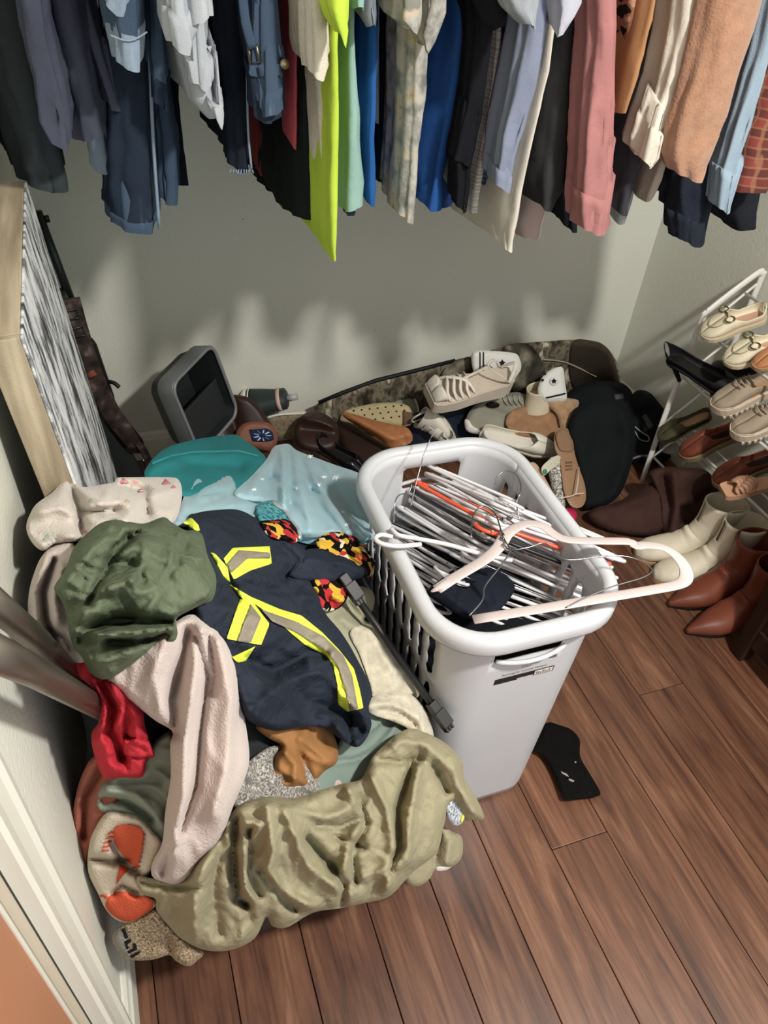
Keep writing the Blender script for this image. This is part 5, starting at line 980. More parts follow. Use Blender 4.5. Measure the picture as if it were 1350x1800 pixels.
# taupe trail shoes
for lb, tp, hp in (('taupe trail sneaker at the right edge, further one', (1252, 722), (1380, 672)), ('taupe trail sneaker at the right edge, nearer one with chunky sole', (1285, 766), (1416, 724))):
    toe = on(*tp, 1.50); heel = on(*hp, 1.67); L = dist(toe, heel)
    t = low_shoe('trail_sneaker', lb, L, M_TAUP, M_TAUS, W=L * .42, zt=((0, .40), (.15, .36), (.35, .34), (.5, .36), (.65, .31), (.8, .23), (.93, .19), (1, .12)), th=.02, insole=M_TANS, group='taupe trail sneakers', zb=((0, .09), (.6, .07), (1, .1)))
    mk('toe_guard', *shoe_upper(L * 1.012, L * .44, [(s, w if s > .72 else w * .9) for s, w in ROUND], ((0, .08), (1, .09)), ((0, .1), (.7, .12), (.82, .17), (1, .15)), ((0, 0), (.7, 120), (.8, 75), (1, 60))), M_TAUS, t, solid=.002)
    for q in range(7):
        for sgn in (-1, 1):
            s = .45 + q * .075; mkbox('lug', (sgn * tab(ROUND, s) * L * .42, s * L, L * .06 - .018), (.010, L * .045, .012), M_TAUS, t, bevel=.002)
    for q in range(4): mk('lace', *tube(catmull([Vector((-L * .09, L * (.45 + .06 * q), L * .345)), Vector((0, L * (.47 + .06 * q), L * .375)), Vector((L * .09, L * (.45 + .06 * q), L * .345))], 4), .0022, 5), M_TAUP, t)
    place(t, heel, toe, UPS)
toe = on(1158, 774, 1.525); heel = on(1250, 732, 1.66); L = dist(toe, heel)
t = low_shoe('ballet_flat', 'olive velvet slipper flat with gold edge on the third shelf', L, M_OLF, M_GOLD, th=.004, W=L * .42, insole=M_TANS, zt=((0, .26), (.2, .22), (.45, .22), (.6, .27), (.8, .22), (1, .1))); place(t, heel, toe, UPS)
for lb, tp, hp in (('brown leather loafer with gold heel line below the olive flat', (1196, 804), (1300, 760)), ('brown leather loafer nearer the right edge below the taupe sneakers', (1254, 852), (1366, 808))):
    toe = on(*tp, 1.50); heel = on(*hp, 1.66); L = dist(toe, heel)
    t = low_shoe('brown_loafer', lb, L, M_BRL, fab('gum_sole', '#7d6a4a', rough=.6), W=L * .42, th=.014, insole=M_BRD, zt=((0, .32), (.2, .28), (.42, .30), (.58, .35), (.75, .27), (.93, .18), (1, .1)), group='brown loafers on the rack')
    mk('gold_line', *tube([Vector((s_ * tab(ROUND, q) * L * .45, q * L, L * .065)) for s_, q in [(-1, .3), (-1, .5), (-1, .7), (-1, .85), (-.9, .95), (0, 1.02), (.9, .95), (1, .85), (1, .7), (1, .5), (1, .3)]], .0016, 5), M_GOLD, t); place(t, heel, toe, UPS)
# braided sandal and an orange brown shoe cut by the frame
toe = on(1270, 868, 1.42); heel = on(1372, 850, 1.56); L = dist(toe, heel)
t = thing('braided_sandal', 'tan slide sandal with braided leather strap near the right edge', 'sandal'); MB = fab('braid_tan', '#a4795c', rough=.5); SQ = [(0, .2), (.1, .3), (.4, .3), (.7, .4), (.9, .4), (.97, .36), (1, .3)]
mk('footbed', *shoe_sole(L, L * .42, SQ, ((0, .07), (1, .07)), .012), fab('sandal_tan', '#b58a68', rough=.5), t, smooth=False, bevel=.003)
for k in range(6):
    y0_ = L * (.52 + .055 * k); ph = k * 1.1
    mk('braid', *tube(catmull([Vector((x * L * .17, y0_ + L * .035 * math.sin(x * 5 + ph), L * .07 + L * .15 * math.sqrt(max(0, 1 - x * x * .96)) + .004 * math.cos(x * 5 + ph))) for x in np.linspace(-1, 1, 11)], 3), .0062, 7, flat=.7), MB, t)
place(t, heel, toe, (-.3, 0, 1))
toe = on(1325, 650, 1.52); heel = on(1420, 600, 1.66); L = dist(toe, heel)
t = low_shoe('tan_flat', 'orange tan leather flat cut by the right edge above the taupe sneakers', L, fab('orange_tan', '#b8784a', rough=.45), M_TANS, th=.006, insole=M_TANS); place(t, heel, toe, UPS)
# ankle boots on the floor in front of the rack
for lb, hp, tp, hs in (('cream leather ankle boot, further of the pair, unzipped', (1262, 888), (1118, 968), .205), ('cream leather ankle boot, nearer of the pair, unzipped', (1306, 922), (1150, 1008), .205)):
    hd = P(*hp, z=hs); hd.z = 0; toe = P(*tp, z=.02); toe.z = 0; d = (toe - hd).normalized(); heel = toe - d * .25
    t = boot('ankle_boot', lb, .25, hs, M_CRB, M_TANS, group='cream ankle boots', slit=True, heel_h=.012, lean=-.012); place(t, heel, toe)
    seam_pts = [Vector((.047, .075, hs - .01)), Vector((.045, .075, hs * .7)), Vector((.04, .085, hs * .45)), Vector((.037, .10, .07))]
    mk('zipper', *tube(catmull(seam_pts, 4), .0022, 5), fab('zip_cream', '#a89d86'), t)
for lb, hp, tp, hs in (('brown leather pointed ankle boot, further of the pair', (1330, 958), (1176, 1060), .20), ('brown leather pointed ankle boot, nearer, half hidden by the dresser', (1366, 1004), (1208, 1108), .20)):
    hd = P(*hp, z=hs); hd.z = 0; toe = P(*tp, z=.015); toe.z = 0; d = (toe - hd).normalized(); heel = toe - d * .255
    t = boot('pointed_boot', lb, .252, hs, M_BRL, M_BKS, toe='point', group='brown pointed ankle boots', heel_h=.03); place(t, heel, toe)
# ------------------------------------------------------------ shoe pile along the back wall
# camouflage gun case
MCM = fab('leaf_camo', '#55503f', stops=[(.32, '#332e26'), (.42, '#5a5444'), (.5, '#857b67'), (.56, '#443e33'), (.62, '#a69b84'), (.70, '#d0c7b2')], pscale=16, detail=8, stretch=(1.6, 1, 1), warp=.12, rough=.8)
o, c = patch_thing('rifle_case', 'long soft camouflage gun case with black piping along the back wall', 'gun case', [(556, 712), (600, 690), (660, 668), (740, 648), (830, 625), (900, 606), (960, 600), (1020, 597), (1058, 604), (1082, 632), (1090, 668), (1075, 692), (1000, 715), (900, 735), (760, 752), (640, 755), (565, 740)], MCM,
      [(556, 715, 'y', 1.97), (740, 650, 'y', 1.96), (900, 608, 'y', 1.96), (1060, 605, 'y', 1.93), (1085, 665, 'y', 1.85), (640, 750, 'z', .03), (900, 730, 'z', .03), (1060, 695, 'z', .03)], lift=0, T=.05, R=16, back=.02, wr=[(-12, 4, 40, .006)], seed=41)
c.band('end_panel', [(1008, 600), (1040, 600), (1070, 615), (1086, 655), (1082, 684), (1040, 700), (1012, 690), (1000, 650)], fab('case_brown', '#3b342a'), o, lift=.004, rnd_=True)
mk('piping', *tube([Vector(v) for v in c.points(np.array([(560, 708), (600, 691), (660, 669), (740, 649), (800, 634)]), .004)], .007, 7), M_BKL, o)
mk('branch_print', *tube(catmull([Vector(v) for v in c.points(np.array([(955, 632), (990, 636), (1020, 648), (1048, 662)]), .004)], 4), .003, 5), fab('twig', '#9d957e'), o)
MCM2 = fab('dark_leaf_camo', '#3a382f', stops=[(.32, '#24231f'), (.5, '#46433a'), (.62, '#736d5b'), (.75, '#9a937d')], pscale=18, detail=7, warp=.1, rough=.85)
o, c = patch_thing('camouflage_hat', 'dark camouflage cap beside the star sneaker', 'hat', [(886, 612), (905, 604), (928, 605), (948, 625), (958, 650), (955, 675), (930, 690), (905, 690), (890, 660)], MCM2, [(920, 605, 'y', 1.95), (955, 660, 'y', 1.93), (900, 685, 'y', 1.92)], lift=.03, T=.05, R=24, seed=42)
patch_thing('camouflage_cloth', 'dark camouflage cloth lying between the sandal and the wall', 'cloth', [(778, 655), (800, 635), (830, 628), (850, 640), (845, 660), (810, 672), (785, 672)], MCM2, [(780, 660, 'y', 1.93), (830, 630, 'y', 1.93), (820, 670, 'y', 1.91)], lift=.03, T=.03, R=16, seed=43)
# star high-tops
def star(cx, cy, r, sq=1.0, rot=-90):
    return [(cx + (r if k % 2 == 0 else r * .42) * math.cos(math.radians(rot + 36 * k)), cy + sq * (r if k % 2 == 0 else r * .42) * math.sin(math.radians(rot + 36 * k))) for k in range(10)]
def disc(cx, cy, rx, ry): return [(cx + rx * math.cos(2 * math.pi * k / 14), cy + ry * math.sin(2 * math.pi * k / 14)) for k in range(14)]
MST = fab('star_navy', '#1c2230', bump=0); MRB = fab('white_rubber', '#dedbd2', rough=.45, sheen=0)
o, c = patch_thing('star_high_top', 'white canvas high top with black star lying on its side, upper one', 'shoe', [(829, 624), (838, 616), (868, 617), (905, 621), (914, 632), (916, 648), (906, 664), (893, 678), (880, 690), (856, 688), (838, 668), (830, 645)], M_WHL, [(835, 620, 'y', 1.89), (910, 625, 'y', 1.88), (885, 688, 'y', 1.84), (840, 668, 'y', 1.86)], lift=.03, T=.035, R=16, seed=44, group='white star high tops')
c.band('rubber_sole', [(829, 625), (838, 617), (852, 617), (850, 640), (854, 665), (862, 686), (850, 684), (838, 668), (831, 645)], MRB, o, lift=.005, rnd_=True)
for x in (843, 849): c.band('sole_stripe', [(x, 618), (x + 2, 618), (x + 2, 660), (x, 660)], MST, o, lift=.008, step=4)
c.band('patch', disc(883, 638, 10, 9), MRB, o, lift=.004, step=4); c.band('star', star(883, 638, 7), MST, o, lift=.007, step=3)
for x, y in ((906, 640), (905, 652), (896, 664)): c.band('eyelet', disc(x, y, 2.4, 2.4), M_BKS, o, lift=.004, step=3)
o, c = patch_thing('star_high_top', 'white canvas high top with black star, lower one behind the shearling slipper', 'shoe', [(945, 688), (952, 665), (965, 652), (982, 645), (990, 648), (993, 672), (996, 702), (980, 706), (955, 705)], M_WHL, [(985, 646, 'y', 1.83), (950, 690, 'y', 1.80), (994, 702, 'y', 1.78)], lift=.03, T=.035, R=14, seed=45, group='white star high tops')
c.band('patch', disc(974, 670, 8, 8), MRB, o, lift=.004, step=4); c.band('star', star(974, 670, 6), MST, o, lift=.007, step=3)
for x, y in ((958, 657), (954, 668)): c.band('eyelet', disc(x, y, 2.4, 2.4), M_BKS, o, lift=.004, step=3)
c.band('sole_stripe', [(960, 698), (995, 690), (995, 693), (960, 701)], MST, o, lift=.006, step=4)
# platform sandal
t = thing('platform_sandal', 'cream strappy platform sandal on top of the shoe pile', 'sandal')
toe = P(752, 708, y=1.77); heel = P(888, 680, y=1.78); L = dist(heel, toe)
mk('platform', *shoe_sole(L, L * .44, SQ, ((0, .22), (.4, .17), (1, .15)), [(0, .22), (.5, .16), (1, .13)]), fab('platform_cream', '#d3c7b6', rough=.6), t, smooth=False, bevel=.004)
mk('footbed', *shoe_sole(L * .98, L * .42, SQ, ((0, .235), (.4, .185), (1, .165)), .004), fab('footbed_cream', '#c6b7a4', rough=.6), t, smooth=False)
MSD = fab('strap_cream', '#dcd2c4', rough=.5)
def strap(pts, w=.006): mk('strap', *tube(catmull([Vector(p) * L for p in pts], 5), w, 7, flat=.4), MSD, t)
for y in (.66, .74, .82, .58): strap([(-.17, y, .19), (-.1, y + .03, .27), (.04, y - .02, .29), (.17, y - .06, .2)])
strap([(-.13, .5, .2), (-.02, .6, .31), (.1, .75, .27), (.17, .84, .19)]); strap([(-.12, .08, .24), (-.13, .2, .38), (0, .36, .47), (.13, .2, .38), (.12, .08, .24)], .005); strap([(0, .36, .47), (.02, .5, .36), (.03, .62, .29)], .005); strap([(-.12, .08, .24), (0, .0, .42), (.12, .08, .24)])
mk('toe_cover', *shoe_upper(L, L * .44, SQ, ((0, .17), (1, .17)), ((0, .2), (.82, .2), (.9, .33), (.97, .27), (1, .2)), ((0, 100), (.84, 100), (.88, 20), (.92, 0), (1, 0))), MSD, t, solid=.003)
place(t, heel, toe, (0, -.35, 1))
# cream bootie with its mouth towards us; cream boot shaft
def open_tube(name, pts, radii, mat, parent, flat=.6, up=None):
    V, Fc = tube(catmull(pts, 4), [float(np.interp(k, np.linspace(0, len(catmull(pts, 4)) - 1, len(radii)), radii)) for k in range(len(catmull(pts, 4)))], 22, flat=flat, up=up, cap=False)
    return mk(name, V, Fc, mat, parent, solid=.003)
M_CRP = fab('cream_patent', '#d9d4c3', rough=.3, sheen=0)
t = thing('cream_bootie', 'cream leather bootie lying with its open mouth facing the camera', 'boot', P(755, 735, z=.15))
a, b, c_ = P(738, 733, z=.17), P(765, 745, z=.15), P(788, 770, z=.10)
open_tube('shaft', [a, a.lerp(b, .5), b, c_], [.050, .044, .040, .026], M_CRP, t, .55, up=(.9, .2, 0))
mk('toe', *tube(catmull([b, c_, P(800, 782, z=.08)], 4), [.036, .036, .034, .03, .026, .022, .018, .012, .004], 14), M_CRP, t)
mk('mouth_piping', *tube([a + (Vector((.9, .2, 0)).normalized() * math.sin(x) * .55 * .052 + (b - a).normalized().cross(Vector((.9, .2, 0)).normalized()) * math.cos(x) * .052) for x in [2 * math.pi * k / 20 for k in range(20)]], .003, 6, True), M_CRP, t)
mk('ankle_ring', *tube([P(786 + 9 * math.cos(x), 764 + 8 * math.sin(x), z=.14) for x in [2 * math.pi * k / 12 for k in range(12)]], .003, 6, True), metal('ring_grey', '#8f9296'), t)
t = thing('cream_boot', 'cream leather boot shaft standing open behind the shearling slipper', 'boot', P(948, 712, z=.1))
a = P(950, 682, y=1.79); b = P(946, 712, y=1.79)
open_tube('shaft', [a, a.lerp(b, .5), b, b + Vector((0, 0, -.04))], [.044, .042, .044, .046], fab('cream_smooth', '#d4c9ad', rough=.45, sheen=0), t, .8, up=(0, 1, 0))
mk('lining', *tube([a + Vector((0, 0, -.02)), b], .034, 16, flat=.8, up=(0, 1, 0)), fab('boot_lining', '#a58f6f'), t)
# grey sneaker, small grey toe, slipper, pointed flat
o, c = patch_thing('grey_sneaker', 'olive grey suede sneaker in the middle of the shoe pile', 'shoe', [(817, 748), (824, 725), (840, 708), (858, 698), (885, 692), (915, 690), (932, 705), (935, 740), (915, 765), (880, 768), (845, 764), (822, 758)], fab('olive_suede', '#8c8b7b', sheen=.3), [(820, 750, .10), (920, 692, .17), (910, 765, .06)], lift=.02, T=.05, R=26, seed=46, folds=[([(855, 720), (905, 735)], -.012, 6), ([(870, 702), (915, 698)], .015, 8)])
c.band('sole_edge', [(817, 738), (824, 738), (836, 752), (880, 762), (915, 758), (913, 766), (880, 769), (843, 764), (820, 757)], MRB, o, lift=.006, rnd_=True); c.band('collar_opening', disc(866, 712, 13, 6), M_BKS, o, lift=.003); 
for q in range(4): mk('lace', *tube(catmull([Vector(v) for v in c.points(np.array([(882 + q * 10, 694), (886 + q * 9, 703), (892 + q * 9, 712)]), .006)], 4), .0022, 5), fab('lace_grey', '#a7a69b'), o)
o, c = patch_thing('canvas_slip_on', 'grey green canvas shoe toe poking up left of the sandal', 'shoe', [(688, 712), (694, 692), (708, 686), (722, 690), (732, 708), (736, 725), (715, 728), (695, 724)], fab('grey_canvas', '#8f9385'), [(708, 688, .15), (690, 715, .12), (735, 720, .12)], lift=.02, T=.035, R=18, seed=47)
mk('toe_piping', *tube(catmull([Vector(v) for v in c.points(np.array([(708, 687), (722, 691), (732, 708), (736, 724)]), .004)], 4), .003, 6), MRB, o)
M_SHR = fab('shearling', '#a17a4e', sheen=.6, bump=1, bscale=130, var=.25, vscale=60); M_SLP = fab('slipper_insole', '#9c7454', sheen=.4, bump=.8, bscale=160, var=.18, vscale=40)
o, c = patch_thing('shearling_slipper', 'tan slide slipper with fluffy shearling band', 'slipper', [(889, 745), (893, 728), (910, 716), (945, 706), (975, 702), (1000, 712), (1000, 740), (985, 762), (965, 770), (925, 768), (900, 760)], M_SLP, [(890, 745, .11), (990, 705, .15), (980, 765, .09)], lift=.045, T=.03, R=12, seed=48, folds=[([(900, 742), (940, 722), (980, 712)], -.012, 10)])
c2 = Cloth([(955, 706), (975, 697), (1000, 700), (1018, 706), (1008, 732), (996, 762), (985, 752), (978, 728)], c.surf, lift=.07, T=.045, R=16, seed=3, wr=[(0, 1, 9, .004)]); c2.build('shearling_band', M_SHR, o)
c2 = Cloth([(905, 762), (930, 764), (965, 762), (990, 760), (985, 775), (960, 772), (925, 772)], c.surf, lift=.03, T=.025, R=8, seed=4, wr=[(0, 1, 9, .003)]); c2.build('fleece_edge', M_SHR, o)
heel = P(842, 768, z=.10); toe = P(987, 800, z=.07); L = dist(heel, toe)
t = low_shoe('pointed_flat', 'white patent pointed flat between the sneaker and the hamper rim', L, M_CRP, fab('pale_sole', '#b9ae98'), wt=POINT, W=L * .38, zt=((0, .26), (.2, .24), (.45, .2), (.62, .24), (.8, .19), (1, .07)), op=((0, 0), (.02, 60), (.1, 82), (.45, 80), (.58, 50), (.63, 0), (1, 0)), th=.005, insole=fab('white_insole', '#d8d2c4')); place(t, heel, toe, (-.1, -.55, 1))
# tan flat with its sole up and its string; glitter shoe; paper label
M_SOL = fab('leather_sole', '#9a7658', rough=.5, sheen=0, var=.08)
o, c = patch_thing('upturned_flat', 'tan flat shoe leaning sole up against the black trousers', 'shoe', [(974, 770), (978, 756), (988, 751), (1000, 756), (1007, 775), (1011, 800), (1019, 825), (1028, 852), (1030, 876), (1024, 890), (1012, 893), (1000, 885), (991, 862), (987, 830), (983, 805), (976, 790)], M_SOL, [(985, 755, .15), (1015, 890, .06), (1030, 860, .07)], lift=.045, T=.015, R=5, seed=49)
c.band('heel_block', [(977, 768), (981, 757), (989, 753), (999, 758), (1005, 775), (1009, 792), (996, 794), (984, 790)], fab('heel_rubber', '#8a6a50', rough=.5), o, lift=.006, rnd_=True)
for q in range(3): c.band('stamp', [(994, 812 + 6 * q), (1006, 811 + 6 * q), (1006, 814 + 6 * q), (994, 815 + 6 * q)], fab('stamp_brown', '#6f5440'), o, lift=.002, step=3)
mk('string', *tube(catmull([P(975, 876, z=.12), P(1000, 873, z=.125), P(1015, 868, z=.13), P(1027, 867, z=.13)], 5), .002, 5), fab('string', '#cdbfae'), o); mk('string', *tube([P(1012, 868, z=.13), P(1016, 845, z=.14), P(1018, 822, z=.145)], .002, 5), fab('string', '#cdbfae'), o)
o, c = patch_thing('beige_insole_shoe', 'beige flat shoe standing sole out against the hamper rim', 'shoe', [(925, 820), (935, 812), (945, 818), (958, 840), (972, 866), (980, 886), (965, 890), (945, 865), (930, 842)], fab('beige_insole', '#c2a287', rough=.6), [(935, 815, .13), (975, 885, .08), (950, 870, .09)], lift=.03, T=.02, R=6, seed=50)
patch_thing('glitter_shoe', 'silver glitter shoe between the two tan soles', 'shoe', [(962, 812), (978, 802), (988, 808), (990, 840), (994, 880), (990, 905), (978, 900), (970, 860)], fab('silver_glitter', '#a9a49a', stops=[(0, '#5e5b55'), (.5, '#b5b0a6'), (.85, '#f4f1ea')], tex='CELL', pscale=260, metal=.3, rough=.35, sheen=0), [(975, 805, .12), (990, 895, .06), (965, 850, .08)], lift=.02, T=.03, R=10, seed=51)
o, c = patch_thing('shoe_tag', 'small cream paper tag with green dot in the shoe pile', 'tag', [(952, 822), (966, 808), (982, 800), (986, 812), (968, 826), (956, 836)], fab('paper_cream', '#cfcbb4'), [(955, 825, .13), (984, 802, .13), (960, 835, .11)], lift=.045, T=.006, R=3, seed=52)
c.band('green_dot', disc(958, 829, 4, 5), fab('green_ink', '#3f8a6d'), o, lift=.003, step=3)
patch_thing('pink_shoe', 'hot pink shoe tip by the hamper rim', 'shoe', [(985, 900), (995, 893), (1010, 896), (1014, 908), (1005, 920), (988, 918)], fab('hot_pink', '#c41450', rough=.4), [(995, 895, .06), (1010, 905, .05), (990, 918, .05)], lift=.02, T=.03, R=10, seed=53, step=4)
# tan boot shaft and the perforated sole
o, c = patch_thing('espadrille', 'straw coloured shoe with rows of small holes beside the tan boot', 'shoe', [(598, 738), (604, 724), (625, 716), (660, 709), (695, 708), (718, 714), (728, 728), (724, 745), (705, 750), (670, 748), (610, 745)], fab('straw', '#b9a97c', bump=.8, bscale=120), [(600, 740, .10), (725, 720, .15), (715, 750, .10)], lift=.02, T=.03, R=12, seed=54)
for r in range(3):
    for k in range(7): c.band('hole', disc(622 + k * 14 + r * 5, 722 + r * 9 - k * 1.6, 1.8, 1.5), M_BKS, o, lift=.002, step=2)
c.band('heel_patch', [(708, 722), (727, 726), (724, 744), (708, 748)], fab('heel_brown', '#6d5342'), o, lift=.004)
patch_thing('tan_boot', 'caramel leather boot shaft flopped over the shoe pile', 'boot', [(600, 724), (612, 725), (640, 733), (672, 742), (700, 748), (716, 752), (725, 765), (722, 778), (700, 786), (684, 786), (660, 768), (630, 750), (606, 735)], fab('caramel_leather', '#a4683c', rough=.38, sheen=0, bump=.15), [(600, 725, .15), (720, 760, .16), (690, 785, .12), (640, 735, .16)], lift=.055, T=.04, R=14, seed=55, folds=[([(605, 728), (660, 755), (695, 775)], .02, 9), ([(690, 780), (722, 774)], -.02, 6), ([(650, 742), (705, 758)], -.008, 8)])
# brown shoes on the left
o, c = patch_thing('brown_clog', 'brown leather clog with blue embroidered strap leaning by the grey bin', 'shoe', [(374, 720), (378, 703), (392, 695), (415, 694), (440, 700), (458, 718), (472, 738), (482, 755), (480, 780), (470, 795), (420, 795), (398, 790), (384, 770), (376, 745)], M_BRD, [(380, 700, .25), (445, 702, .24), (480, 780, .12), (400, 790, .12)], lift=.02, T=.035, R=14, seed=56, back=.10, folds=[([(400, 710), (420, 770)], -.02, 12)])
c.band('tan_edge', [(374, 720), (378, 704), (390, 697), (386, 715), (389, 745), (398, 785), (388, 774), (377, 746)], fab('edge_tan', '#a06c4c', rough=.5), o, lift=.004, rnd_=True)
c2 = Cloth([(415, 760), (430, 744), (455, 741), (475, 745), (486, 758), (488, 775), (478, 792), (455, 790), (420, 780)], c.surf, lift=.05, T=.025, R=8); st_ = c2.build('strap', fab('strap_brown', '#7c4a36', rough=.45, sheen=0), o)
c2.band('embroidery', [(438, 755), (470, 753), (480, 760), (482, 774), (464, 777), (444, 776)], fab('embroidery_navy', '#1d2b4a'), st_, lift=.003)
for a_ in range(9):
    q = math.radians(a_ * 40); cx_, cy_ = 461 + 11 * math.cos(q), 765 + 7 * math.sin(q); c2.band('stitch', [(cx_ - 5 * math.cos(q) - 1, cy_ - 3 * math.sin(q)), (cx_ - 5 * math.cos(q) + 1, cy_ - 3 * math.sin(q) + 1.5), (cx_ + 5 * math.cos(q) + 1, cy_ + 3 * math.sin(q) + 1.5), (cx_ + 5 * math.cos(q) - 1, cy_ + 3 * math.sin(q))], fab('stitch_pale', '#b9cbe0'), st_, lift=.005, step=3)
o, c = patch_thing('tan_soled_shoe', 'shoe showing its tan patterned rubber sole at the wall', 'shoe', [(468, 735), (485, 730), (520, 727), (540, 727), (546, 740), (530, 768), (505, 772), (480, 765)], fab('tread_tan', '#7d6f58', stops=[(0, '#564b3a'), (.3, '#83745b'), (1, '#9a8b70')], tex='VORONOI', pscale=90, bump=.8, bscale=90), [(470, 735, .13), (545, 730, .13), (500, 770, .05)], lift=.01, T=.02, R=6, seed=57)
mk('sole_edge', *tube(catmull([Vector(v) for v in c.points(np.array([(470, 734), (490, 729), (520, 727), (542, 727)]), .004)], 4), .004, 6), MRB, o)
patch_thing('dark_brown_loafer', 'dark brown leather loafer, left of the straw coloured shoe', 'shoe', [(518, 765), (522, 742), (534, 728), (552, 722), (575, 730), (592, 745), (596, 772), (585, 792), (550, 795), (525, 785)], M_BRD, [(525, 745, .13), (590, 745, .13), (560, 790, .08)], lift=.04, T=.045, R=22, seed=58, folds=[([(535, 735), (560, 740), (588, 752)], .014, 6), ([(530, 755), (590, 760)], -.012, 10)])
patch_thing('oxblood_boot', 'dark brown leather boot lying under the caramel boot', 'boot', [(590, 742), (620, 745), (650, 765), (680, 785), (690, 800), (660, 815), (640, 830), (610, 800), (596, 775)], M_BRD, [(595, 745, .10), (685, 795, .09), (620, 810, .05)], lift=.025, T=.045, R=22, seed=59)
heel = P(556, 785, z=.11); toe = P(648, 842, z=.06); L = max(.2, dist(heel, toe))
t = low_shoe('black_court_shoe', 'black patent court shoe behind the pale blue tulle', L, fab('black_patent', '#101218', rough=.22, sheen=0, bump=0), M_BKS, wt=POINT, W=L * .44, zt=((0, .34), (.2, .28), (.5, .24), (.65, .24), (1, .08)), op=((0, 0), (.02, 60), (.1, 80), (.45, 78), (.6, 45), (.66, 0), (1, 0)), th=.005, insole=M_BKS); place(t, heel, toe, (.2, -.35, 1))
patch_thing('blue_shoe', 'dark blue shoes lying under the cream bootie', 'shoe', [(690, 770), (715, 750), (745, 722), (790, 712), (840, 702), (880, 695), (885, 720), (860, 765), (840, 790), (780, 800), (720, 795)], fab('midnight', '#232d3c', rough=.5), [(700, 770, .03), (840, 745, .04), (780, 800, .02), (760, 716, 'y', 1.84), (880, 697, 'y', 1.84)], lift=.0, T=.03, R=24, seed=60)
# dark boot by the bin, lying down, with a clear stem
t = thing('rubber_boot', 'dark green rubber boot lying on its side by the wall', 'boot', P(465, 710, z=.12)); MG = fab('boot_green', '#2c3634', rough=.5, sheen=0)
a, b = P(440, 712, z=.17), P(505, 700, z=.20)
mk('shaft', *tube([a, a.lerp(b, .35), a.lerp(b, .75), a.lerp(b, .95), b], [.060, .052, .040, .040, .03], 18, flat=.8), MG, t)
d_ = (b - a).normalized(); mk('sole', *tube([a - d_ * .022, a - d_ * .012, a - d_ * .002], [.05, .062, .062], 18, flat=.8), MRB, t); mk('stripe', *tube([a + d_ * .004, a + d_ * .008], [.0615, .0605], 18, flat=.8, cap=False), MRB, t, solid=.001)
mk('stem', *tube([b, b + d_ * .032], .011, 12), plastic('clear_grey', '#a7a9a8', .2), t)
pt = P(500, 700, z=.26); mk('heel_label', *tube([a.lerp(b, .8) - d_ * .006, a.lerp(b, .8) + d_ * .006], [.041, .041], 18, flat=.82, cap=False), fab('label_pink', '#c9a79b'), t, solid=.001)
# black trousers and drawstring bags in the corner
M_BKC = fab('black_cloth', '#15181a', wrinkle=.12, sheen=.2); M_LBL = fab('grey_label', '#4d4f50')
patch_thing('black_sweatpants', 'large bundle of black sweatpants in the back right corner', 'trousers', [(997, 760), (1004, 730), (1020, 712), (1045, 703), (1075, 705), (1100, 715), (1114, 745), (1116, 785), (1106, 830), (1090, 868), (1066, 888), (1040, 893), (1026, 892), (1018, 860), (1010, 815), (1002, 785)], M_BKC, [(1020, 715, .20), (1100, 720, .20), (1110, 790, .1), (1050, 890, .01), (1020, 860, .03)], lift=.02, T=.05, R=26, back=.05, seed=61, folds=[([(1080, 880), (1100, 800), (1105, 750)], .014, 14)], wr=[(70, 2, 50, .01)])
o, c = patch_thing('black_pouch', 'black drawstring pouch with grey label at the back wall corner', 'bag', [(992, 700), (1005, 684), (1030, 673), (1062, 669), (1095, 674), (1112, 692), (1112, 712), (1090, 722), (1040, 718), (1005, 715)], M_BKC, [(1000, 690, .16), (1062, 670, .2), (1110, 700, .16), (1050, 718, .16)], lift=.02, T=.05, R=22, seed=62, back=.05)
c.band('label', [(1080, 694), (1096, 691), (1097, 700), (1081, 703)], M_LBL, o, lift=.004)
o, c = patch_thing('black_pouch', 'black drawstring bag with cord loops beside the rack leg', 'bag', [(1098, 735), (1104, 705), (1120, 686), (1142, 690), (1158, 708), (1172, 728), (1168, 752), (1158, 790), (1180, 800), (1165, 812), (1120, 812), (1108, 790)], fab('black_nylon', '#17181b', wrinkle=.3, sheen=0), [(1110, 700, .17), (1165, 725, .12), (1120, 805, .03), (1175, 800, .02)], lift=.0, T=.05, R=20, seed=63, back=.04, folds=[([(1110, 730), (1140, 725)], -.02, 7), ([(1115, 770), (1160, 775)], -.02, 8)])
c.band('label', [(1128, 732), (1134, 726), (1149, 748), (1142, 755)], M_LBL, o, lift=.004)
for pts in ([(1112, 752), (1118, 762), (1124, 772), (1138, 776), (1140, 768), (1128, 760), (1116, 750)], [(1084, 714), (1092, 708), (1102, 709)], [(1086, 720), (1094, 714), (1104, 715)]): mk('cord', *tube(catmull([Vector(v) for v in c.points(np.array(pts, float), .008)], 4), .0022, 5), fab('cord_grey', '#9a9c9b'), o)
mk('zip_edge', *tube(catmull([Vector(v) for v in c.points(np.array([(1106, 809), (1125, 802), (1150, 801)], float), .006)], 4), .004, 6), fab('zip_grey', '#6b6d6e'), o)
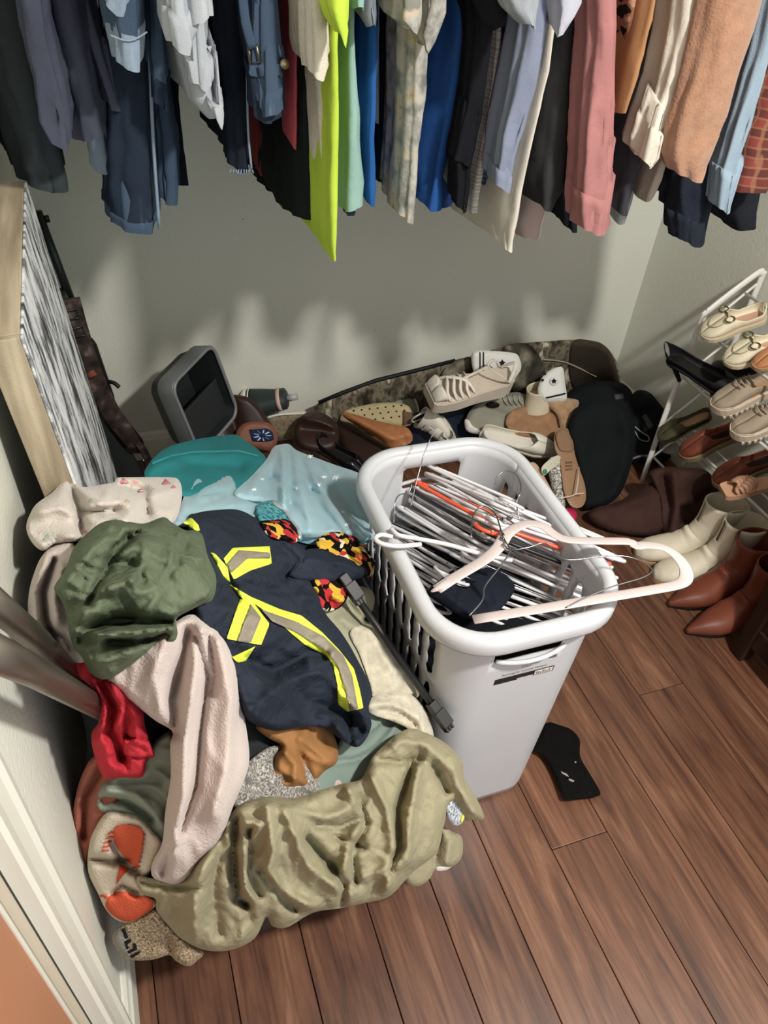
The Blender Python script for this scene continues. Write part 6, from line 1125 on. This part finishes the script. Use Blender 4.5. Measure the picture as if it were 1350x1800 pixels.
# tall brown suede boots lying on the floor below the rack
patch_thing('suede_boot', 'dark brown suede boot lying on the floor, nearer with toe at left', 'boot', [(1032, 908), (1045, 893), (1080, 884), (1115, 868), (1140, 850), (1165, 845), (1180, 880), (1180, 920), (1150, 940), (1110, 940), (1060, 928)], M_SUE, [(1035, 908, .02), (1120, 865, .08), (1175, 850, .1), (1110, 938, .01)], lift=.0, T=.055, R=24, seed=64, group='brown suede boots', folds=[([(1090, 890), (1150, 870)], .012, 12)])
patch_thing('suede_boot', 'dark brown suede boot lying on the floor, slouched shaft under the rack', 'boot', [(1140, 832), (1160, 822), (1200, 822), (1240, 826), (1258, 850), (1262, 880), (1240, 900), (1215, 930), (1190, 945), (1165, 935), (1160, 880), (1148, 850)], M_SUE, [(1145, 835, .12), (1240, 830, .16), (1255, 880, .08), (1180, 940, .02)], lift=.02, T=.06, R=24, seed=65, group='brown suede boots', folds=[([(1165, 840), (1175, 890), (1170, 930)], -.025, 8), ([(1185, 830), (1190, 890), (1180, 935)], .02, 12), ([(1215, 890), (1250, 870)], -.02, 9)])
# ------------------------------------------------------------ framed canvas leaning on the left wall
M_OAK = fab('pale_oak', '#a8977d', stops=[(.3, '#857660'), (.5, '#a3937a'), (.7, '#c0b096')], pscale=3.5, detail=8, stretch=(14, 14, 1.2), rough=.6, bump=.3, bscale=200, sheen=0)
M_ART = fab('abstract_art', '#cfd0d2', stops=[(.40, '#2c2f33'), (.47, '#7d8084'), (.51, '#c9cbce'), (.56, '#e3e4e6'), (.8, '#eff0f1')], pscale=3.0, detail=14, stretch=(2, 7, 2.2), rough=.5, bump=.3, bscale=150, sheen=0, warp=.06)
for n_ in M_ART.node_tree.nodes:
    if n_.type == 'TEX_NOISE' and n_.inputs['Detail'].default_value > 12: n_.inputs['Roughness'].default_value = .72
pic = thing('framed_canvas', 'tall abstract black and white canvas in pale oak frame leaning on the left wall', 'picture', (-.09, 1.33, 0))
nt_ = P(30, 556, x=-.112); ftp = P(46, 345, x=-.118); z_t = (nt_.z + ftp.z) / 2; yn, yf_ = nt_.y, min(ftp.y, nt_.y + .58)
xb, xt, th_ = -.035, -.112, .045
def fpt(y, h, d):          # h 0..1 up the frame, d depth behind the front face
    b = Vector((xb, y, .01)); tp = Vector((xt, y, z_t)); up_ = (tp - b); nrm = Vector((up_.z, 0, -up_.x)).normalized()
    return b + up_ * h - nrm * d
def slab(name, ya, yb, h0, h1, d0, d1, mat):
    v = [fpt(y, h, d) for y in (ya, yb) for h in (h0, h1) for d in (d0, d1)]
    return mk(name, v, [(0, 1, 3, 2), (4, 6, 7, 5), (0, 4, 5, 1), (2, 3, 7, 6), (0, 2, 6, 4), (1, 5, 7, 3)], mat, pic, smooth=False, bevel=.0012)
fw = .012
M_OAKH = fab('pale_oak_top', '#a8977d', stops=[(.3, '#8f7f66'), (.5, '#ab9a80'), (.7, '#c6b69b')], pscale=3.5, detail=8, stretch=(14, 1.2, 14), rough=.6, bump=.3, bscale=200)
slab('side_rail', yn, yn + fw, 0, 1, .004, th_, M_OAK); slab('side_rail', yf_ - fw, yf_, 0, 1, .004, th_, M_OAK); slab('top_rail', yn + fw, yf_ - fw, 1 - fw, 1, .004, th_, M_OAKH); slab('bottom_rail', yn + fw, yf_ - fw, 0, fw, .004, th_, M_OAKH)
slab('canvas', yn + .001, yf_ - .001, .001, .999, 0, .0038, M_ART)
# ------------------------------------------------------------ rifle with sling standing in the back left corner
gun = thing('rifle', 'dark bolt action rifle with worn leather sling leaning in the back left corner', 'rifle', P(222, 828, z=0))
M_GUN = metal('gun_steel', '#3d4242', .45); M_STK = fab('synthetic_stock', '#262b2b', rough=.5, sheen=0); M_SLG = fab('sling_leather', '#3d302b', stops=[(.35, '#241c19'), (.55, '#463833'), (.7, '#75655b')], pscale=30, detail=5, rough=.6, sheen=0)
b0 = P(222, 826, z=.0) + Vector((0, -.05, 0)); tp0 = P(62, 372, y=1.975); ax = (tp0 - b0).normalized(); Lg = (tp0 - b0).length
side = Vector((1, 0, 0)); side = (side - ax * side.dot(ax)).normalized(); fr = ax.cross(side)
def gp(s, u=0, v=0): return b0 + ax * (Lg * s) + side * u + fr * v
def gbar(nm, secs, mat, n=12):
    rings = [[gp(s, cu + hu * math.cos(a), hv * math.sin(a)) for a in [2 * math.pi * k / n for k in range(n)]] for s, cu, hu, hv in secs]
    return mk(nm, *loft(rings), mat, gun)
gbar('buttstock', [(0, 0, .052, .018), (.004, 0, .054, .02), (.10, -.002, .042, .019), (.2, -.004, .030, .017), (.27, -.002, .022, .016), (.33, 0, .024, .017)], M_STK)
gbar('fore_end', [(.3, 0, .028, .018), (.42, 0, .030, .020), (.58, 0, .027, .019), (.72, 0, .020, .016), (.76, 0, .015, .013)], M_STK)
gbar('receiver', [(.33, .016, .02, .015), (.36, .018, .022, .016), (.56, .018, .021, .016), (.58, .018, .016, .014)], M_GUN)
gbar('barrel', [(.56, .014, .014, .013), (.8, .010, .011, .011), (1.0, .006, .0095, .0095)], M_GUN)
gbar('front_sight', [(.965, .02, .006, .003), (.985, .02, .006, .003)], M_GUN, 6); gbar('magazine', [(.40, -.028, .016, .012), (.46, -.034, .018, .012)], M_GUN, 8)
mk('bolt_handle', *tube(catmull([gp(.42, .03, 0), gp(.415, .05, -.01), gp(.40, .062, -.02)], 4), .006, 7), M_GUN, gun)
sl = mk('sling', *tube(catmull([gp(.12, .045, -.01), gp(.17, .055, -.03), gp(.22, .045, -.035), gp(.34, .018, -.035), (gp(.5, .008, -.036)), gp(.63, .008, -.034), gp(.74, .012, -.025)], 6), .026, 10, flat=.16, up=fr), M_SLG, gun)
mk('sling_tail', *tube(catmull([gp(.2, .05, -.034), gp(.16, .07, -.036), gp(.10, .078, -.04)], 5), .011, 8, flat=.25, up=fr), M_SLG, gun)
for s in (.62, .68):
    mk('sling_buckle', *tube([gp(s, -.012, -.042), gp(s, .022, -.042), gp(s + .03, .022, -.042), gp(s + .03, -.012, -.042)], .0028, 5, True), M_GUN, sl)
mk('red_marking', *tube([gp(.475, -.006, -.0405), gp(.485, .016, -.0405)], .010, 6, flat=.06, up=fr), fab('red_worn', '#8a4a38'), sl)
# ------------------------------------------------------------ grey waste bin tipped on its side
bin_ = thing('waste_bin', 'tipped dark grey waste bin with silver rim at the back wall', 'waste bin', P(345, 790, z=0))
nn = Vector((.62, -.72, .30)).normalized(); A_ = P(298, 678, y=1.70)
def onpl(px, py):
    d = Vector(rays(px, py)); c_ = Vector(CAM); return c_ + d * ((A_ - c_).dot(nn) / d.dot(nn))
B_ = onpl(374, 600); D_ = onpl(352, 806); ex = B_ - A_; ez = D_ - A_; wx, wz = ex.length, ez.length; ex.normalize(); ez.normalize()
M_SIL = plastic('bin_silver', '#6f7375', .35); M_BIN = plastic('bin_black', '#1b2022', .5)
def bring(inset, dep, r=.03, k=1.0):
    out = []
    for p in rrect(wx / 2, wz / 2, (wx / 2 - inset) * k, (wz / 2 - inset) * k, r, 0, 5): out.append(A_ + ex * p.x + ez * p.y - nn * dep)
    return out
mk('bin_body', *loft([bring(.004, .05), bring(.014, .10, .03), bring(.03, .125, .03), bring(.045, .13, .03)], cap0=False), M_BIN, bin_, solid=.004, smooth=False)
mk('rim_band', *loft([bring(.0, .0), bring(-.001, .002), bring(.0, .055), bring(.002, .06)], cap0=False, cap1=False), M_SIL, bin_, solid=.003)
mk('rim_edge', *tube(bring(.004, 0), .005, 7, True), M_SIL, bin_)
mk('inner_liner', *loft([bring(.005, .003, .03), bring(.014, .03, .03), bring(.026, .085, .025), bring(.030, .11, .02)], cap0=False), M_BIN, bin_, smooth=False)
v, f = box((0, 0, 0), (1, 1, 1)); 
mk('flap_lid', [A_ + ex * (wx * (.5 + .42 * p.x * 2)) + ez * (wz * (.70 + .24 * p.y * 2)) - nn * (.03 + .012 * p.z) for p in v], f, M_BIN, bin_, smooth=False, bevel=.002)
# ------------------------------------------------------------ metal tube legs at the left edge, dark dresser at the right edge
M_TUB = metal('tube_brushed', '#8a8178', .42)
t = thing('folding_stand', 'brushed metal tube legs of a folded stand at the left wall', 'stand', P(60, 1150, x=-.14))
mk('leg', *tube([P(-60, 1020, x=-.135), P(60, 1120, x=-.13), P(150, 1210, x=-.118)], .0125, 12), M_TUB, t)
mk('leg', *tube([P(-60, 1125, x=-.125), P(60, 1180, x=-.118), P(185, 1250, x=-.10)], .0135, 12), M_TUB, t)
M_DRS = fab('dark_walnut', '#24140e', stops=[(.3, '#170c08'), (.6, '#2b1810'), (.8, '#3a2216')], pscale=4, detail=7, stretch=(6, 6, 1), rough=.4, sheen=0, bump=.1)
c0 = P(1282, 1143, z=0)
dr_ = thing('dresser', 'dark walnut dresser corner at the right edge of the photo', 'dresser', (c0.x + .18, c0.y - .4, 0))
dx = XR - .004 - c0.x
mkbox('corner_post', (c0.x + .02, c0.y - .02, .40), (.04, .04, .80), M_DRS, dr_, bevel=.003); mkbox('corner_post', (c0.x + .02, c0.y - .78, .40), (.04, .04, .80), M_DRS, dr_, bevel=.003)
mkbox('side_panel', (c0.x + dx / 2, c0.y - .02, .42), (dx - .04, .02, .70), M_DRS, dr_); mkbox('front_panel', (c0.x + .022, c0.y - .40, .42), (.018, .72, .70), M_DRS, dr_, bevel=.002)
mkbox('top_board', (c0.x + dx / 2 - .005, c0.y - .40, .81), (dx + .01, .83, .022), M_DRS, dr_, bevel=.003); mkbox('base_rail', (c0.x + .02, c0.y - .40, .09), (.03, .72, .06), M_DRS, dr_, bevel=.002)

# ------------------------------------------------------------ ceiling lamp above the frame (its light is set at the top)
lamp = thing('ceiling_lamp', 'round flush ceiling lamp above the closet, out of the photo', 'lamp', (0.98, -0.24, ZC))
mk('lamp_base', *tube([(0.98, -0.24, ZC - .001), (0.98, -0.24, ZC - .03)], .16, 28), M_TRIM, lamp)
mk('lamp_ring', *tube([(0.98 + .13 * math.cos(a), -0.24 + .13 * math.sin(a), ZC - .06) for a in [2 * math.pi * k / 28 for k in range(28)]], .012, 8, True), M_TRIM, lamp)
for k in range(3):
    a = 2.1 * k; mk('strut', *tube([(0.98 + .13 * math.cos(a), -0.24 + .13 * math.sin(a), ZC - .03), (0.98 + .13 * math.cos(a), -0.24 + .13 * math.sin(a), ZC - .06)], .005, 6), M_TRIM, lamp)
